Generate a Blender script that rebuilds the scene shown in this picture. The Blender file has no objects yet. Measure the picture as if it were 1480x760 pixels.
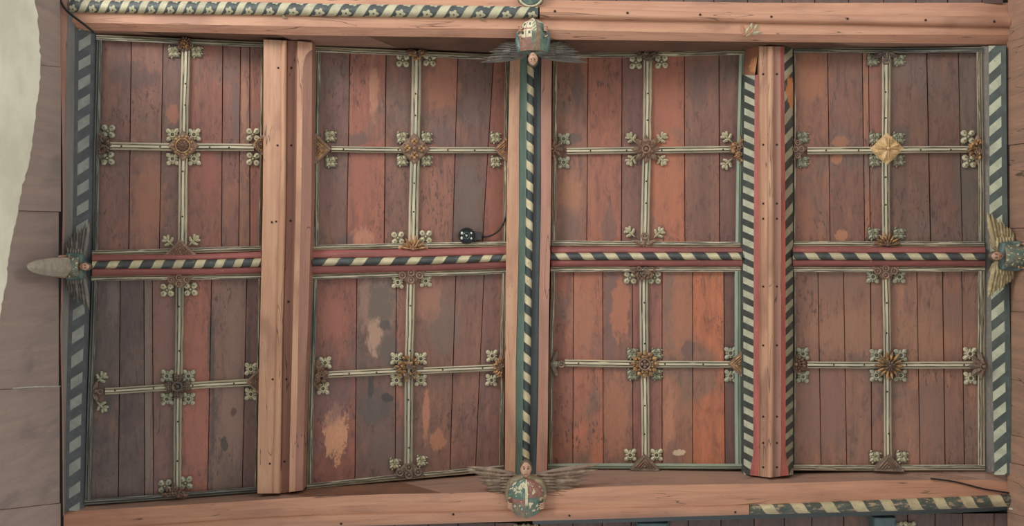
import bpy, bmesh, math, random
from mathutils import Vector, Matrix, noise as mnoise
random.seed(7)
C = bpy.context.scene.collection
PI = math.pi
F = 1500.0            # focal length in pixels for a 1480x760 picture
H0 = 6.0              # height of the roof ridge above the camera
EYE = 1.6             # height of the camera above the church floor

# ------------------------------------------------------------------ camera, light, exposure
cam_d = bpy.data.cameras.new('camera'); cam = bpy.data.objects.new('camera', cam_d); C.objects.link(cam)
cam_d.sensor_width = 36.0; cam_d.lens = 36.0 * F / 1480.0
cam.location = (0, 0, EYE); cam.rotation_euler = (PI, 0, 0)      # looks straight up; picture-down is +Y
bpy.context.scene.camera = cam
vs = bpy.context.scene.view_settings
vs.view_transform = 'Standard'; vs.look = 'None'; vs.gamma = 1.0; vs.use_curve_mapping = False
vs.exposure = -0.05
w = bpy.data.worlds.new('world'); bpy.context.scene.world = w; w.use_nodes = True
w.node_tree.nodes['Background'].inputs[0].default_value = (1.0, 0.99, 0.97, 1)
w.node_tree.nodes['Background'].inputs[1].default_value = 0.70
def area(name, loc, target, sx, sy, power, col):
    l = bpy.data.lights.new(name, 'AREA'); l.shape = 'RECTANGLE'; l.size = sx; l.size_y = sy
    l.energy = power; l.color = col
    o = bpy.data.objects.new(name, l); C.objects.link(o); o.location = loc
    o.rotation_euler = (Vector(target) - Vector(loc)).to_track_quat('-Z', 'Y').to_euler()
# daylight of the side windows, well below and outside the view
area('window_light', (-4.2, -4.2, 3.4), (0.3, 0.3, 7.2), 2.2, 2.6, 330, (1.0, 0.97, 0.92))
area('window_light', (4.6, -3.6, 3.0), (0.3, 0.0, 7.2), 2.2, 2.6, 90, (1.0, 0.97, 0.9))

# ------------------------------------------------------------------ projection onto real depths
def roofz(px): return H0 - 0.42 * min(abs(px - 765) / 660.0, 1.08)
def W(px, py, z):                 # world point at height z above the eye
    return Vector(((px - 740) * z / F, (py - 380) * z / F, z + EYE))
def P(px, py, d=0.0): return W(px, py, roofz(px) - d)
TB = H0 - 0.47                    # underside of the tie beams

def lin(c):
    c = c / 255.0
    return c / 12.92 if c <= 0.04045 else ((c + 0.055) / 1.055) ** 2.4
def rgb(t, sat=0.84, val=0.99):
    g = (t[0] * .35 + t[1] * .5 + t[2] * .15)
    return tuple(lin(max(0, (g + (c - g) * sat) * val)) for c in (t[0], t[1], t[2] * 0.94)) + (1.0,)

# ------------------------------------------------------------------ node helper
class NT:
    def __init__(s, name):
        s.m = bpy.data.materials.new(name); s.m.use_nodes = True
        s.nt = s.m.node_tree; s.n = s.nt.nodes; s.b = s.n['Principled BSDF']
        s.b.inputs['Roughness'].default_value = 0.6
        s.b.inputs['Specular IOR Level'].default_value = 0.75
    def new(s, t): return s.n.new(t)
    def put(s, sock, v):
        if isinstance(v, bpy.types.NodeSocket): s.nt.links.new(v, sock)
        elif v is not None: sock.default_value = v
    def math(s, op, a, b=None, c=None, clamp=False):
        n = s.new('ShaderNodeMath'); n.operation = op; n.use_clamp = clamp
        s.put(n.inputs[0], a)
        if b is not None: s.put(n.inputs[1], b)
        if c is not None: s.put(n.inputs[2], c)
        return n.outputs[0]
    def ramp(s, v, a, b):         # smooth 0..1 between a and b
        n = s.new('ShaderNodeMapRange'); n.interpolation_type = 'SMOOTHSTEP'
        s.put(n.inputs['Value'], v); n.inputs['From Min'].default_value = a; n.inputs['From Max'].default_value = b
        if a > b:
            n.inputs['From Min'].default_value = b; n.inputs['From Max'].default_value = a
            n.inputs['To Min'].default_value = 1; n.inputs['To Max'].default_value = 0
        return n.outputs[0]
    def mix(s, f, a, b, mode='MIX'):
        n = s.new('ShaderNodeMix'); n.data_type = 'RGBA'; n.blend_type = mode
        s.put(n.inputs[0], f); s.put(n.inputs[6], a); s.put(n.inputs[7], b)
        return n.outputs[2]
    def uv(s, layer):
        n = s.new('ShaderNodeUVMap'); n.uv_map = layer
        x = s.new('ShaderNodeSeparateXYZ'); s.nt.links.new(n.outputs[0], x.inputs[0])
        return x.outputs[0], x.outputs[1]
    def vec(s, x, y, z):
        n = s.new('ShaderNodeCombineXYZ'); s.put(n.inputs[0], x); s.put(n.inputs[1], y); s.put(n.inputs[2], z)
        return n.outputs[0]
    def rnd(s):
        n = s.new('ShaderNodeObjectInfo'); return n.outputs['Random']
    def pos(s):
        n = s.new('ShaderNodeNewGeometry'); return n.outputs['Position']
    def obj(s):
        n = s.new('ShaderNodeTexCoord'); return n.outputs['Object']
    def noise(s, vec, scale, detail=3, rough=0.55, dist=0.0):
        n = s.new('ShaderNodeTexNoise'); s.put(n.inputs['Vector'], vec); n.inputs['Scale'].default_value = scale
        n.inputs['Detail'].default_value = detail; n.inputs['Roughness'].default_value = rough
        n.inputs['Distortion'].default_value = dist
        return n.outputs[0]
    def spots(s, vec, scale, r0, r1):
        n = s.new('ShaderNodeTexVoronoi'); s.put(n.inputs['Vector'], vec); n.inputs['Scale'].default_value = scale
        return s.ramp(n.outputs['Distance'], r1, r0)
    def bump(s, h, strength, dist=0.01):
        n = s.new('ShaderNodeBump'); n.inputs['Strength'].default_value = strength; n.inputs['Distance'].default_value = dist
        s.put(n.inputs['Height'], h); s.nt.links.new(n.outputs[0], s.b.inputs['Normal'])
    def patch(s, col, p):         # worn or bare place with a shape of its own: (px, py, z, rx, ry, colour[, softness])
        px, py, z, rx, ry, c = p[:6]; soft = p[6] if len(p) > 6 else 0.35
        k = z / F; ctr = W(px, py, z)
        q = s.pos(); sp = s.new('ShaderNodeSeparateXYZ'); s.nt.links.new(q, sp.inputs[0])
        dx = s.math('DIVIDE', s.math('SUBTRACT', sp.outputs[0], ctr.x), rx * k)
        dy = s.math('DIVIDE', s.math('SUBTRACT', sp.outputs[1], ctr.y), ry * k)
        r = s.math('SQRT', s.math('ADD', s.math('MULTIPLY', dx, dx), s.math('MULTIPLY', dy, dy)))
        nz = s.noise(s.vec(s.math('MULTIPLY', sp.outputs[0], 2.2), sp.outputs[1], 0.3 + px * 0.01), 13, 8, 0.72)
        r = s.math('ADD', r, s.math('MULTIPLY', s.math('SUBTRACT', nz, 0.5), 2.6))
        f = s.ramp(r, 1.0 + soft, 1.0 - soft)
        fine = s.noise(s.vec(s.math('MULTIPLY', sp.outputs[0], 5.0), sp.outputs[1], 0.9), 34, 4, 0.7)
        f = s.math('MULTIPLY', f, s.math('ADD', 0.62 if soft > .25 else 0.8, s.math('MULTIPLY', s.ramp(fine, 0.6, 0.35), 0.25 if soft > .25 else 0.18)))
        cc = s.mix(0.55, rgb(c), s.mix(1.0, col, tuple(min(3, x) for x in (1.0, 1.0, 1.0)) + (1,), 'MULTIPLY')) if False else rgb(c)
        return s.mix(f, col, cc)
    def done(s, col, rough=None):
        s.put(s.b.inputs['Base Color'], col)
        if rough is not None: s.put(s.b.inputs['Roughness'], rough)
        return s.m

def timber(name, c, dark=None, light=None, patches=(), crack=1.0, streak=0.75):
    t = NT(name); u, v = t.uv('UV'); r = t.math('MULTIPLY', t.rnd(), 37.0)
    dark = dark or tuple(int(x * 0.70) for x in c); light = light or tuple(min(255, int(x * 1.10)) for x in c)
    g1 = t.noise(t.vec(t.math('MULTIPLY', u, 1.6), t.math('MULTIPLY', v, 26.0), r), 1.0, 4, 0.6)
    g2 = t.noise(t.vec(t.math('MULTIPLY', u, 9.0), t.math('MULTIPLY', v, 120.0), r), 1.0, 3, 0.6)
    g3 = t.noise(t.vec(t.math('MULTIPLY', u, 2.2), t.math('MULTIPLY', v, 6.0), r), 1.0, 3, 0.55, 0.6)
    col = t.mix(t.ramp(g1, 0.35, 0.7), rgb(c), rgb(light))
    col = t.mix(t.math('MULTIPLY', t.ramp(g3, 0.48, 0.80), streak), col, rgb(dark))
    col = t.mix(t.math('MULTIPLY', t.ramp(g2, 0.56, 0.80), 0.5), col, rgb(dark))
    ck = t.noise(t.vec(t.math('MULTIPLY', u, 1.1), t.math('MULTIPLY', v, 17.0), t.math('ADD', r, 5.0)), 1.0, 2, 0.5, 0.8)
    line = t.ramp(t.math('ABSOLUTE', t.math('SUBTRACT', ck, 0.5)), 0.007, 0.001)
    gate = t.ramp(t.noise(t.vec(t.math('MULTIPLY', u, 2.5), t.math('MULTIPLY', v, 4.0), t.math('ADD', r, 9.0)), 1.0, 1), 0.48, 0.55)
    cm = t.math('MULTIPLY', t.math('MULTIPLY', line, gate), 0.75 * crack)
    col = t.mix(cm, col, rgb(tuple(int(x * 0.35) for x in c)))
    pit = t.spots(t.vec(t.math('MULTIPLY', u, 0.5), v, r), 22, 0.02, 0.07)
    col = t.mix(t.math('MULTIPLY', pit, 0.6), col, rgb(tuple(int(x * 0.4) for x in c)))
    for p in patches: col = t.patch(col, p)
    t.bump(t.math('SUBTRACT', t.math('ADD', g2, g1), t.math('MULTIPLY', cm, 3.0)), 0.35, 0.004)
    return t.done(col)

def board_mat(name, patches=()):
    t = NT(name); u, v = t.uv('UV'); r = t.math('MULTIPLY', t.rnd(), 53.0)
    oi = t.new('ShaderNodeObjectInfo'); base = oi.outputs['Color']
    p = t.pos()
    g1 = t.noise(t.vec(t.math('MULTIPLY', u, 1.5), t.math('MULTIPLY', v, 18.0), r), 1.0, 4, 0.6, 0.5)
    g2 = t.noise(t.vec(t.math('MULTIPLY', u, 8.0), t.math('MULTIPLY', v, 90.0), r), 1.0, 3, 0.6)
    col = t.mix(t.math('MULTIPLY', t.ramp(g1, 0.40, 0.75), 0.55), base, t.mix(1.0, base, (0.62, 0.60, 0.66, 1), 'MULTIPLY'))
    col = t.mix(t.math('MULTIPLY', t.ramp(g1, 0.50, 0.25), 0.55), col, t.mix(1.0, base, (1.32, 1.16, 1.02, 1), 'MULTIPLY'))
    big = t.noise(p, 1.9, 4, 0.6, 0.7)
    col = t.mix(t.math('MULTIPLY', t.ramp(big, 0.52, 0.66), 0.62), col, rgb((108, 86, 80)))
    big2 = t.noise(t.vec(t.math('MULTIPLY', u, 2.2), t.math('MULTIPLY', v, 5.0), t.math('ADD', r, 3.0)), 1.0, 3, 0.6, 0.4)
    col = t.mix(t.math('MULTIPLY', t.ramp(big2, 0.56, 0.72), 0.45), col, rgb((158, 98, 76)))
    col = t.mix(t.math('MULTIPLY', t.ramp(g2, 0.58, 0.8), 0.35), col, rgb((74, 48, 44)))
    pk = t.spots(t.vec(u, t.math('MULTIPLY', v, 1.6), r), 9, 0.015, 0.07)
    col = t.mix(t.math('MULTIPLY', pk, 0.75), col, rgb((60, 44, 42)))
    mot = t.noise(t.vec(t.math('MULTIPLY', u, 9.0), t.math('MULTIPLY', v, 26.0), r), 1.0, 6, 0.72, 0.8)
    col = t.mix(t.math('MULTIPLY', t.ramp(mot, 0.48, 0.66), 0.75), col, t.mix(1.0, col, (0.58, 0.56, 0.60, 1), 'MULTIPLY'))
    col = t.mix(t.math('MULTIPLY', t.ramp(mot, 0.46, 0.32), 0.65), col, t.mix(1.0, col, (1.35, 1.25, 1.18, 1), 'MULTIPLY'))
    ckn = t.noise(t.vec(t.math('MULTIPLY', u, 1.3), t.math('MULTIPLY', v, 14.0), t.math('ADD', r, 8.0)), 1.0, 3, 0.55, 1.0)
    ckl = t.ramp(t.math('ABSOLUTE', t.math('SUBTRACT', ckn, 0.5)), 0.008, 0.002)
    ckg = t.ramp(t.noise(t.vec(t.math('MULTIPLY', u, 2.0), t.math('MULTIPLY', v, 5.0), t.math('ADD', r, 4.0)), 1.0, 1), 0.54, 0.60)
    col = t.mix(t.math('MULTIPLY', t.math('MULTIPLY', ckl, ckg), 0.7), col, rgb((64, 46, 44)))
    scr = t.noise(t.vec(t.math('MULTIPLY', u, 24.0), t.math('MULTIPLY', v, 62.0), r), 1.0, 3, 0.6, 0.5)
    sg = t.ramp(t.noise(p, 2.6, 2), 0.46, 0.60)
    col = t.mix(t.math('MULTIPLY', t.math('MULTIPLY', t.ramp(scr, 0.57, 0.64), sg), 0.8), col, rgb((78, 50, 46)))
    for q in patches: col = t.patch(col, q)
    t.bump(t.math('ADD', g2, g1), 0.35, 0.004)
    return t.done(col, 0.55)

def cream_rib(name, base=(196, 186, 160), tint=(150, 156, 142), lines=True, tintamt=0.6):
    t = NT(name); u, v = t.uv('UVN'); r = t.math('MULTIPLY', t.rnd(), 29.0)
    um, vm = t.uv('UV')
    big = t.noise(t.vec(t.math('MULTIPLY', um, 2.2), vm, r), 1.0, 3)
    col = t.mix(t.math('MULTIPLY', t.ramp(big, 0.42, 0.65), tintamt), rgb(base), rgb(tint))
    if lines:
        wob = t.math('MULTIPLY', t.math('SUBTRACT', t.noise(t.vec(t.math('MULTIPLY', um, 5.0), t.math('MULTIPLY', v, 2.0), r), 1.0, 3), 0.5), 0.22)
        vv = t.math('ADD', v, wob)
        s = t.math('ABSOLUTE', t.math('SUBTRACT', t.math('FRACT', t.math('MULTIPLY', vv, 4.0)), 0.5))
        brk = t.ramp(t.noise(t.vec(t.math('MULTIPLY', um, 9.0), t.math('MULTIPLY', v, 9.0), r), 1.0, 2), 0.30, 0.46)
        col = t.mix(t.math('MULTIPLY', t.math('MULTIPLY', t.ramp(s, 0.24, 0.10), brk), 0.92), col, rgb((58, 52, 44)))
    g = t.noise(t.vec(t.math('MULTIPLY', um, 10.0), t.math('MULTIPLY', vm, 160.0), r), 1.0, 3)
    col = t.mix(t.math('MULTIPLY', t.ramp(g, 0.52, 0.72), 0.45), col, rgb((104, 94, 78)))
    t.bump(g, 0.4, 0.004)
    return t.done(col)

def stripes(name, cream, dark, k, duty=0.5, v0=-1.0, v1=2.0, edge=None, wear=0.3, flowers=None, patches=(), worn=(120, 112, 96)):
    t = NT(name); u, v = t.uv('UVN'); um, vm = t.uv('UV'); r = t.math('MULTIPLY', t.rnd(), 23.0)
    nz = t.noise(t.vec(t.math('MULTIPLY', um, 16.0), t.math('MULTIPLY', vm, 16.0), r), 1.0, 4, 0.6)
    q = t.math('ADD', u, t.math('MULTIPLY', t.math('SUBTRACT', v, 0.5), k))
    q = t.math('ADD', q, t.math('MULTIPLY', t.math('SUBTRACT', nz, 0.5), 0.05))
    q = t.math('ABSOLUTE', t.math('SUBTRACT', t.math('FRACT', t.math('ADD', q, 0.5)), 0.5))
    m = t.ramp(q, duty / 2 + 0.02, duty / 2 - 0.02)
    m = t.math('MULTIPLY', m, t.ramp(v, v0 - 0.01, v0 + 0.01)); m = t.math('MULTIPLY', m, t.ramp(v, v1 + 0.01, v1 - 0.01))
    dk = t.mix(t.ramp(nz, 0.4, 0.7), rgb(dark), rgb(tuple(int(x * 1.25 + 4) for x in dark)))
    if flowers:
        per, arc = flowers
        for vc in (0.70, 0.04, 1.02):
            qq = t.math('ADD', u, (vc - 0.5) * k)
            dx = t.math('MULTIPLY', t.math('SUBTRACT', t.math('FRACT', qq), 0.5), per)
            dy = t.math('MULTIPLY', t.math('SUBTRACT', v, vc), arc)
            rr = t.math('SQRT', t.math('ADD', t.math('MULTIPLY', dx, dx), t.math('MULTIPLY', dy, dy)))
            th = t.math('ARCTAN2', dy, dx)
            lim = t.math('ADD', 0.0215, t.math('MULTIPLY', t.math('COSINE', t.math('MULTIPLY', th, 5.0)), 0.0045))
            fm = t.ramp(t.math('SUBTRACT', rr, lim), 0.003, -0.001)
            fm = t.math('MULTIPLY', fm, t.ramp(rr, 0.003, 0.0065))
            dk = t.mix(fm, dk, rgb(tuple(int(x * 0.93) for x in cream)))
    col = t.mix(m, dk, t.mix(t.ramp(nz, 0.35, 0.65), rgb(cream), rgb(tuple(int(x * 0.88) for x in cream))))
    wn = t.noise(t.vec(t.math('MULTIPLY', um, 22.0), t.math('MULTIPLY', vm, 50.0), r), 1.0, 4, 0.65)
    col = t.mix(t.math('MULTIPLY', t.ramp(wn, 0.70 - wear * 0.4, 0.78 - wear * 0.3), 0.8), col, rgb(worn))
    if edge:
        col = t.mix(t.ramp(v, edge[0] - 0.01, edge[0] + 0.01), col, rgb(edge[1]))
    for p in patches: col = t.patch(col, p)
    t.bump(wn, 0.25, 0.004)
    return t.done(col, 0.6)

def paint(name, c, worn=(120, 90, 76), wear=0.3, rough=0.6, patches=()):
    t = NT(name); um, vm = t.uv('UV'); r = t.math('MULTIPLY', t.rnd(), 23.0)
    a = t.noise(t.vec(t.math('MULTIPLY', um, 3.0), t.math('MULTIPLY', vm, 22.0), r), 1.0, 4, 0.6)
    b = t.noise(t.vec(t.math('MULTIPLY', um, 26.0), t.math('MULTIPLY', vm, 70.0), r), 1.0, 4, 0.65)
    col = t.mix(t.ramp(a, 0.35, 0.7), rgb(c), rgb(tuple(int(x * 0.82) for x in c)))
    col = t.mix(t.math('MULTIPLY', t.ramp(b, 0.72 - wear * 0.4, 0.80 - wear * 0.3), 0.7), col, rgb(worn))
    for p in patches: col = t.patch(col, p)
    t.bump(b, 0.25, 0.004)
    return t.done(col, rough)

def carved(name, c, hi, amt=0.5, deep=(52, 38, 34), scale=38.0):
    t = NT(name); p = t.pos()
    a = t.noise(p, scale, 3, 0.6); b = t.noise(p, scale * 3.2, 3, 0.6)
    col = t.mix(t.ramp(a, 0.62 - amt * 0.3, 0.72 - amt * 0.3), rgb(c), rgb(hi))
    col = t.mix(t.math('MULTIPLY', t.ramp(b, 0.55, 0.72), 0.55), col, rgb(deep))
    t.bump(b, 0.5, 0.004)
    return t.done(col, 0.55)

def plain(name, c, rough=0.6, metal=0.0, spec=0.3):
    t = NT(name); t.b.inputs['Metallic'].default_value = metal; t.b.inputs['Specular IOR Level'].default_value = spec
    a = t.noise(t.obj(), 30, 3)
    return t.done(t.mix(t.ramp(a, 0.3, 0.75), rgb(c), rgb(tuple(int(x * 0.86) for x in c))), rough)

# ------------------------------------------------------------------ mesh builder
class MB:
    def __init__(s): s.v = []; s.f = []; s.uv = []; s.uvn = []; s.mi = []
    def add(s, verts, faces, mi=0):
        k = len(s.v); s.v += [Vector(x) for x in verts]
        for f in faces: s.f.append([k + i for i in f]); s.uv.append(None); s.uvn.append(None); s.mi.append(mi)
    def build(s, name, mats, parent=None, smooth=False, recalc=True):
        me = bpy.data.meshes.new(name); me.from_pydata([tuple(x) for x in s.v], [], s.f)
        a = me.uv_layers.new(name='UV'); b = me.uv_layers.new(name='UVN')
        for p in me.polygons:
            u1, u2 = s.uv[p.index], s.uvn[p.index]
            for k, li in enumerate(p.loop_indices):
                vi = me.loops[li].vertex_index; co = me.vertices[vi].co
                a.data[li].uv = u1[k] if u1 else (co.y, co.x); b.data[li].uv = u2[k] if u2 else (co.y, co.x)
            p.material_index = s.mi[p.index]; p.use_smooth = smooth
        for m in (mats if isinstance(mats, (list, tuple)) else [mats]): me.materials.append(m)
        if recalc:
            bm = bmesh.new(); bm.from_mesh(me); bmesh.ops.recalc_face_normals(bm, faces=bm.faces); bm.to_mesh(me); bm.free()
        o = bpy.data.objects.new(name, me); C.objects.link(o)
        if parent: o.parent = parent
        return o

def tag(o, label=None, cat=None, group=None, kind=None):
    if label: o['label'] = label
    if cat: o['category'] = cat
    if group: o['group'] = group
    if kind: o['kind'] = kind
    return o
def thing(name, label, cat, group=None, kind=None):
    o = bpy.data.objects.new(name, None); C.objects.link(o); o.empty_display_size = 0.1
    return tag(o, label, cat, group, kind)
def thing_at(name, label, cat, loc, rot=(0, 0, 0), group=None):
    o = thing(name, label, cat, group); o.location = loc; o.rotation_euler = rot; return o

def lerp(a, b, t): return a + (b - a) * t
def interp(st, t):
    st = sorted(st, key=lambda q: q[0])
    if t <= st[0][0]: st = [st[0], st[1]] if len(st) > 1 else [st[0], st[0]]
    elif t >= st[-1][0]: st = [st[-2], st[-1]] if len(st) > 1 else [st[0], st[0]]
    else:
        for i in range(len(st) - 1):
            if st[i][0] <= t <= st[i + 1][0]: st = [st[i], st[i + 1]]; break
    a, b = st[0], st[1]
    k = 0 if a[0] == b[0] else (t - a[0]) / (b[0] - a[0])
    if isinstance(a[1], (list, tuple)): return [lerp(x, y, k) for x, y in zip(a[1], b[1])]
    return lerp(a[1], b[1], k)

def bar(name, axis, ts, edges, depths, segs, mat, parent=None, absz=False, thick=0.05, phase=None, wob=0.0, ends=None, smooth=None):
    """A long moulding. axis 'v' runs down the picture (ts are rows, edges are columns), 'h' across it.
    edges: [(t, [e0..en])]; depths: per edge; segs: 'f' flat or ('r', rise) round, between edges.
    ends: optional list of per-edge shifts at the last station (shaped foot)"""
    mb = MB(); rows = []; n = len(depths); u = 0.0; prev = None; seed = random.random() * 50
    for si, t in enumerate(ts):
        ev = interp(edges, t)
        pts = []; 
        for j in range(n - 1):
            sg = segs[j]; a, b = ev[j], ev[j + 1]; da, db = depths[j], depths[j + 1]
            cnt = 1 if sg == 'f' else 8
            for i in range(cnt):
                k = i / cnt
                if sg == 'f': e, d = lerp(a, b, k), lerp(da, db, k)
                else:
                    th = PI * k; kk = (1 - math.cos(th)) / 2
                    e = lerp(a, b, kk); d = lerp(da, db, kk) + sg[1] * math.sin(th)
                pts.append((e, d))
        pts.append((ev[-1], depths[-1]))
        wp = []
        wv = wob * math.sin(t * 0.021 + seed)
        for e, d in pts:
            tt = t
            if ends and si == len(ts) - 1 and ends[0] is not None:
                tt = t + ends[0](e)
            if ends and si == 0 and ends[1] is not None:
                tt = t + ends[1](e)
            px, py = (e + wv, tt) if axis == 'v' else (tt, e + wv)
            wp.append(W(px, py, d) if absz else P(px, py, d))
        if prev is not None: u += (wp[len(wp) // 2] - prev).length
        prev = wp[len(wp) // 2]
        vs_ = [0.0]
        for i in range(1, len(wp)): vs_.append(vs_[-1] + (wp[i] - wp[i - 1]).length)
        ph = interp(phase, t) if phase else u
        back0 = wp[0] + Vector((0, 0, thick)); back1 = wp[-1] + Vector((0, 0, thick))
        zt = max(back0.z, back1.z); back0.z = zt; back1.z = zt
        rows.append((wp + [back1, back0], vs_, u, ph))
    m = len(rows[0][0]); k = len(rows[0][1])
    for r in rows: mb.v += r[0]
    for i in range(len(rows) - 1):
        A, B = rows[i], rows[i + 1]
        for j in range(m):
            j2 = (j + 1) % m
            mb.f.append([i * m + j, i * m + j2, (i + 1) * m + j2, (i + 1) * m + j]); mb.mi.append(0)
            if j < k - 1:
                va, vb, vc, vd = A[1][j], A[1][j + 1], B[1][j + 1], B[1][j]
                mb.uv.append([(A[2], va), (A[2], vb), (B[2], vc), (B[2], vd)])
                ta, tb = A[1][-1] or 1, B[1][-1] or 1
                mb.uvn.append([(A[3], va / ta), (A[3], vb / ta), (B[3], vc / tb), (B[3], vd / tb)])
            else:
                mb.uv.append([(A[2], 0), (A[2], .03), (B[2], .03), (B[2], 0)])
                vv = 0.999 if j == k - 1 else 0.001
                mb.uvn.append([(A[3], vv), (A[3], vv), (B[3], vv), (B[3], vv)])
    for base, rr in ((0, rows[0]), ((len(rows) - 1) * m, rows[-1])):
        mb.f.append([base + j for j in range(m)]); mb.mi.append(0)
        mb.uv.append([(rr[2] + p.z * 0.3, p.x + p.y) for p in rr[0]])
        mb.uvn.append([(rr[3], 0.001)] * m)
    if smooth is None: smooth = any(sg != 'f' for sg in segs)
    o = mb.build(name, mat, parent, smooth)
    if smooth:
        for e in o.data.edges: pass
        try: o.data.set_sharp_from_angle(angle=math.radians(38))
        except Exception: pass
    return o
def fr(a, b, n): return [lerp(a, b, i / n) for i in range(n + 1)]

# local shapes for carving (x right, y up in the picture, z towards the viewer)
def petal(mb, cx, cy, ang, L, Wd, h, z0=0.0, curl=0.0, mi=0, start=0.0, broad=False):
    ca, sa = math.cos(ang), math.sin(ang); S = (0.0, 0.22, 0.5, 0.78, 1.0); Wf = (0.3, 0.75, 1.1, 1.15, 0.5) if broad else (0.35, 0.85, 1.0, 0.72, 0.06)
    Hf = (0.45, 0.8, 0.9, 0.85, 0.45 + curl)
    vs_, fs = [], []
    for s_, wf, hf in zip(S, Wf, Hf):
        x = start + s_ * L
        for side, zz in ((-1, 0.42), (0, 1.0), (1, 0.42)):
            y = side * Wd * 0.5 * wf
            vs_.append((cx + x * ca - y * sa, cy + x * sa + y * ca, z0 + h * hf * zz))
        for side in (-1, 1):
            y = side * Wd * 0.5 * wf
            vs_.append((cx + x * ca - y * sa, cy + x * sa + y * ca, z0))
    for i in range(4):
        a, b = i * 5, (i + 1) * 5
        fs += [[a, b, b + 1, a + 1], [a + 1, b + 1, b + 2, a + 2], [a + 3, a, b, b + 3][::-1], [a + 2, b + 2, b + 4, a + 4], [a + 4, b + 4, b + 3, a + 3]]
    fs += [[0, 1, 2, 4, 3], [20, 21, 22, 24, 23]]
    mb.add(vs_, fs, mi)
def dome(mb, cx, cy, r, h, z0=0.0, seg=10, rings=3, mi=0, sq=1.0):
    vs_, fs = [], []
    for i in range(rings):
        a = PI / 2 * i / rings
        for j in range(seg):
            b = 2 * PI * j / seg
            vs_.append((cx + r * math.cos(a) * math.cos(b), cy + r * sq * math.cos(a) * math.sin(b), z0 + h * math.sin(a)))
    vs_.append((cx, cy, z0 + h)); top = len(vs_) - 1
    for i in range(rings - 1):
        for j in range(seg):
            fs.append([i * seg + j, i * seg + (j + 1) % seg, (i + 1) * seg + (j + 1) % seg, (i + 1) * seg + j])
    for j in range(seg): fs.append([(rings - 1) * seg + j, (rings - 1) * seg + (j + 1) % seg, top])
    fs.append(list(range(seg))[::-1]); mb.add(vs_, fs, mi)
def ring(mb, cx, cy, R, r, z0=0.0, seg=20, t=6, a0=0.0, a1=2 * PI, mi=0):
    full = abs(a1 - a0 - 2 * PI) < 1e-6; vs_, fs = [], []; n = seg if full else seg + 1
    for i in range(n):
        a = a0 + (a1 - a0) * i / seg
        for j in range(t):
            b = 2 * PI * j / t; q = R + r * math.cos(b)
            vs_.append((cx + q * math.cos(a), cy + q * math.sin(a), z0 + r * math.sin(b)))
    for i in range(seg):
        i2 = (i + 1) % n
        for j in range(t): fs.append([i * t + j, i2 * t + j, i2 * t + (j + 1) % t, i * t + (j + 1) % t])
    if not full: fs += [list(range(t)), [(n - 1) * t + j for j in range(t)]]
    mb.add(vs_, fs, mi)
def plate(mb, pts, z0, z1, inset=0.12, mi=0):
    n = len(pts); cx = sum(p[0] for p in pts) / n; cy = sum(p[1] for p in pts) / n
    vs_ = [(x, y, z0) for x, y in pts] + [(x, y, z1 - (z1 - z0) * 0.3) for x, y in pts]
    vs_ += [(lerp(x, cx, inset), lerp(y, cy, inset), z1) for x, y in pts]
    fs = []
    for k in (0, 1):
        for i in range(n): fs.append([k * n + i, k * n + (i + 1) % n, (k + 1) * n + (i + 1) % n, (k + 1) * n + i])
    fs += [list(range(n))[::-1], [2 * n + i for i in range(n)]]
    mb.add(vs_, fs, mi)
def tube(name, pts, r, mat, parent=None, t=8):
    mb = MB(); pts = [Vector(p) for p in pts]; n = len(pts)
    for i, p in enumerate(pts):
        d = (pts[min(i + 1, n - 1)] - pts[max(i - 1, 0)]).normalized()
        a = d.orthogonal().normalized() if i == 0 else (a - d * a.dot(d)).normalized()
        b = d.cross(a); rr = r[i] if isinstance(r, (list, tuple)) else r
        for j in range(t): mb.v.append(p + (a * math.cos(2 * PI * j / t) + b * math.sin(2 * PI * j / t)) * rr)
    fs = []
    for i in range(n - 1):
        for j in range(t): fs.append([i * t + j, i * t + (j + 1) % t, (i + 1) * t + (j + 1) % t, (i + 1) * t + j])
    fs += [list(range(t)), [(n - 1) * t + j for j in range(t)]]
    for f in fs: mb.f.append(f); mb.uv.append(None); mb.uvn.append(None); mb.mi.append(0)
    return mb.build(name, mat, parent, True)
def smoothpath(pts, n=6):
    out = []
    q = [pts[0]] + list(pts) + [pts[-1]]
    for i in range(1, len(q) - 2):
        p0, p1, p2, p3 = [Vector(x) for x in q[i - 1:i + 3]]
        for k in range(n):
            t = k / n
            out.append(0.5 * ((2 * p1) + (-p0 + p2) * t + (2 * p0 - 5 * p1 + 4 * p2 - p3) * t * t + (-p0 + 3 * p1 - 3 * p2 + p3) * t ** 3))
    out.append(Vector(pts[-1])); return out

# ------------------------------------------------------------------ materials
SAL = (190, 130, 105)
M_sal = timber('salmon_timber', SAL, (146, 96, 80), (202, 146, 118), streak=0.8)
M_salA = timber('pale_salmon_timber', (188, 132, 106), (148, 98, 82), (202, 152, 124), streak=0.9)
M_pink = timber('pink_timber', (172, 116, 102), (136, 92, 84), (184, 130, 116))
M_groove = timber('pink_brown_timber', (160, 106, 94), (124, 82, 76), (172, 120, 106))
M_side = timber('grey_brown_timber', (156, 118, 106), (124, 98, 92), (170, 126, 110), streak=0.8)
M_corn = timber('weathered_pink_timber', (162, 142, 144), (124, 116, 118), (174, 150, 148), crack=0.1)
M_cornR = timber('brown_pink_timber', (156, 118, 102), (122, 94, 84), (176, 130, 110))
M_grey = timber('grey_blue_timber', (104, 100, 104), (84, 84, 90), (122, 112, 112))
M_bare = timber('bare_brown_timber', (150, 92, 72), (112, 72, 60), (170, 104, 76),
                patches=[(1086, 99, roofz(1086), 7, 13, (208, 140, 88), 0.2)])
M_back = plain('dark_roof_void', (30, 25, 25), 0.9)
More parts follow.
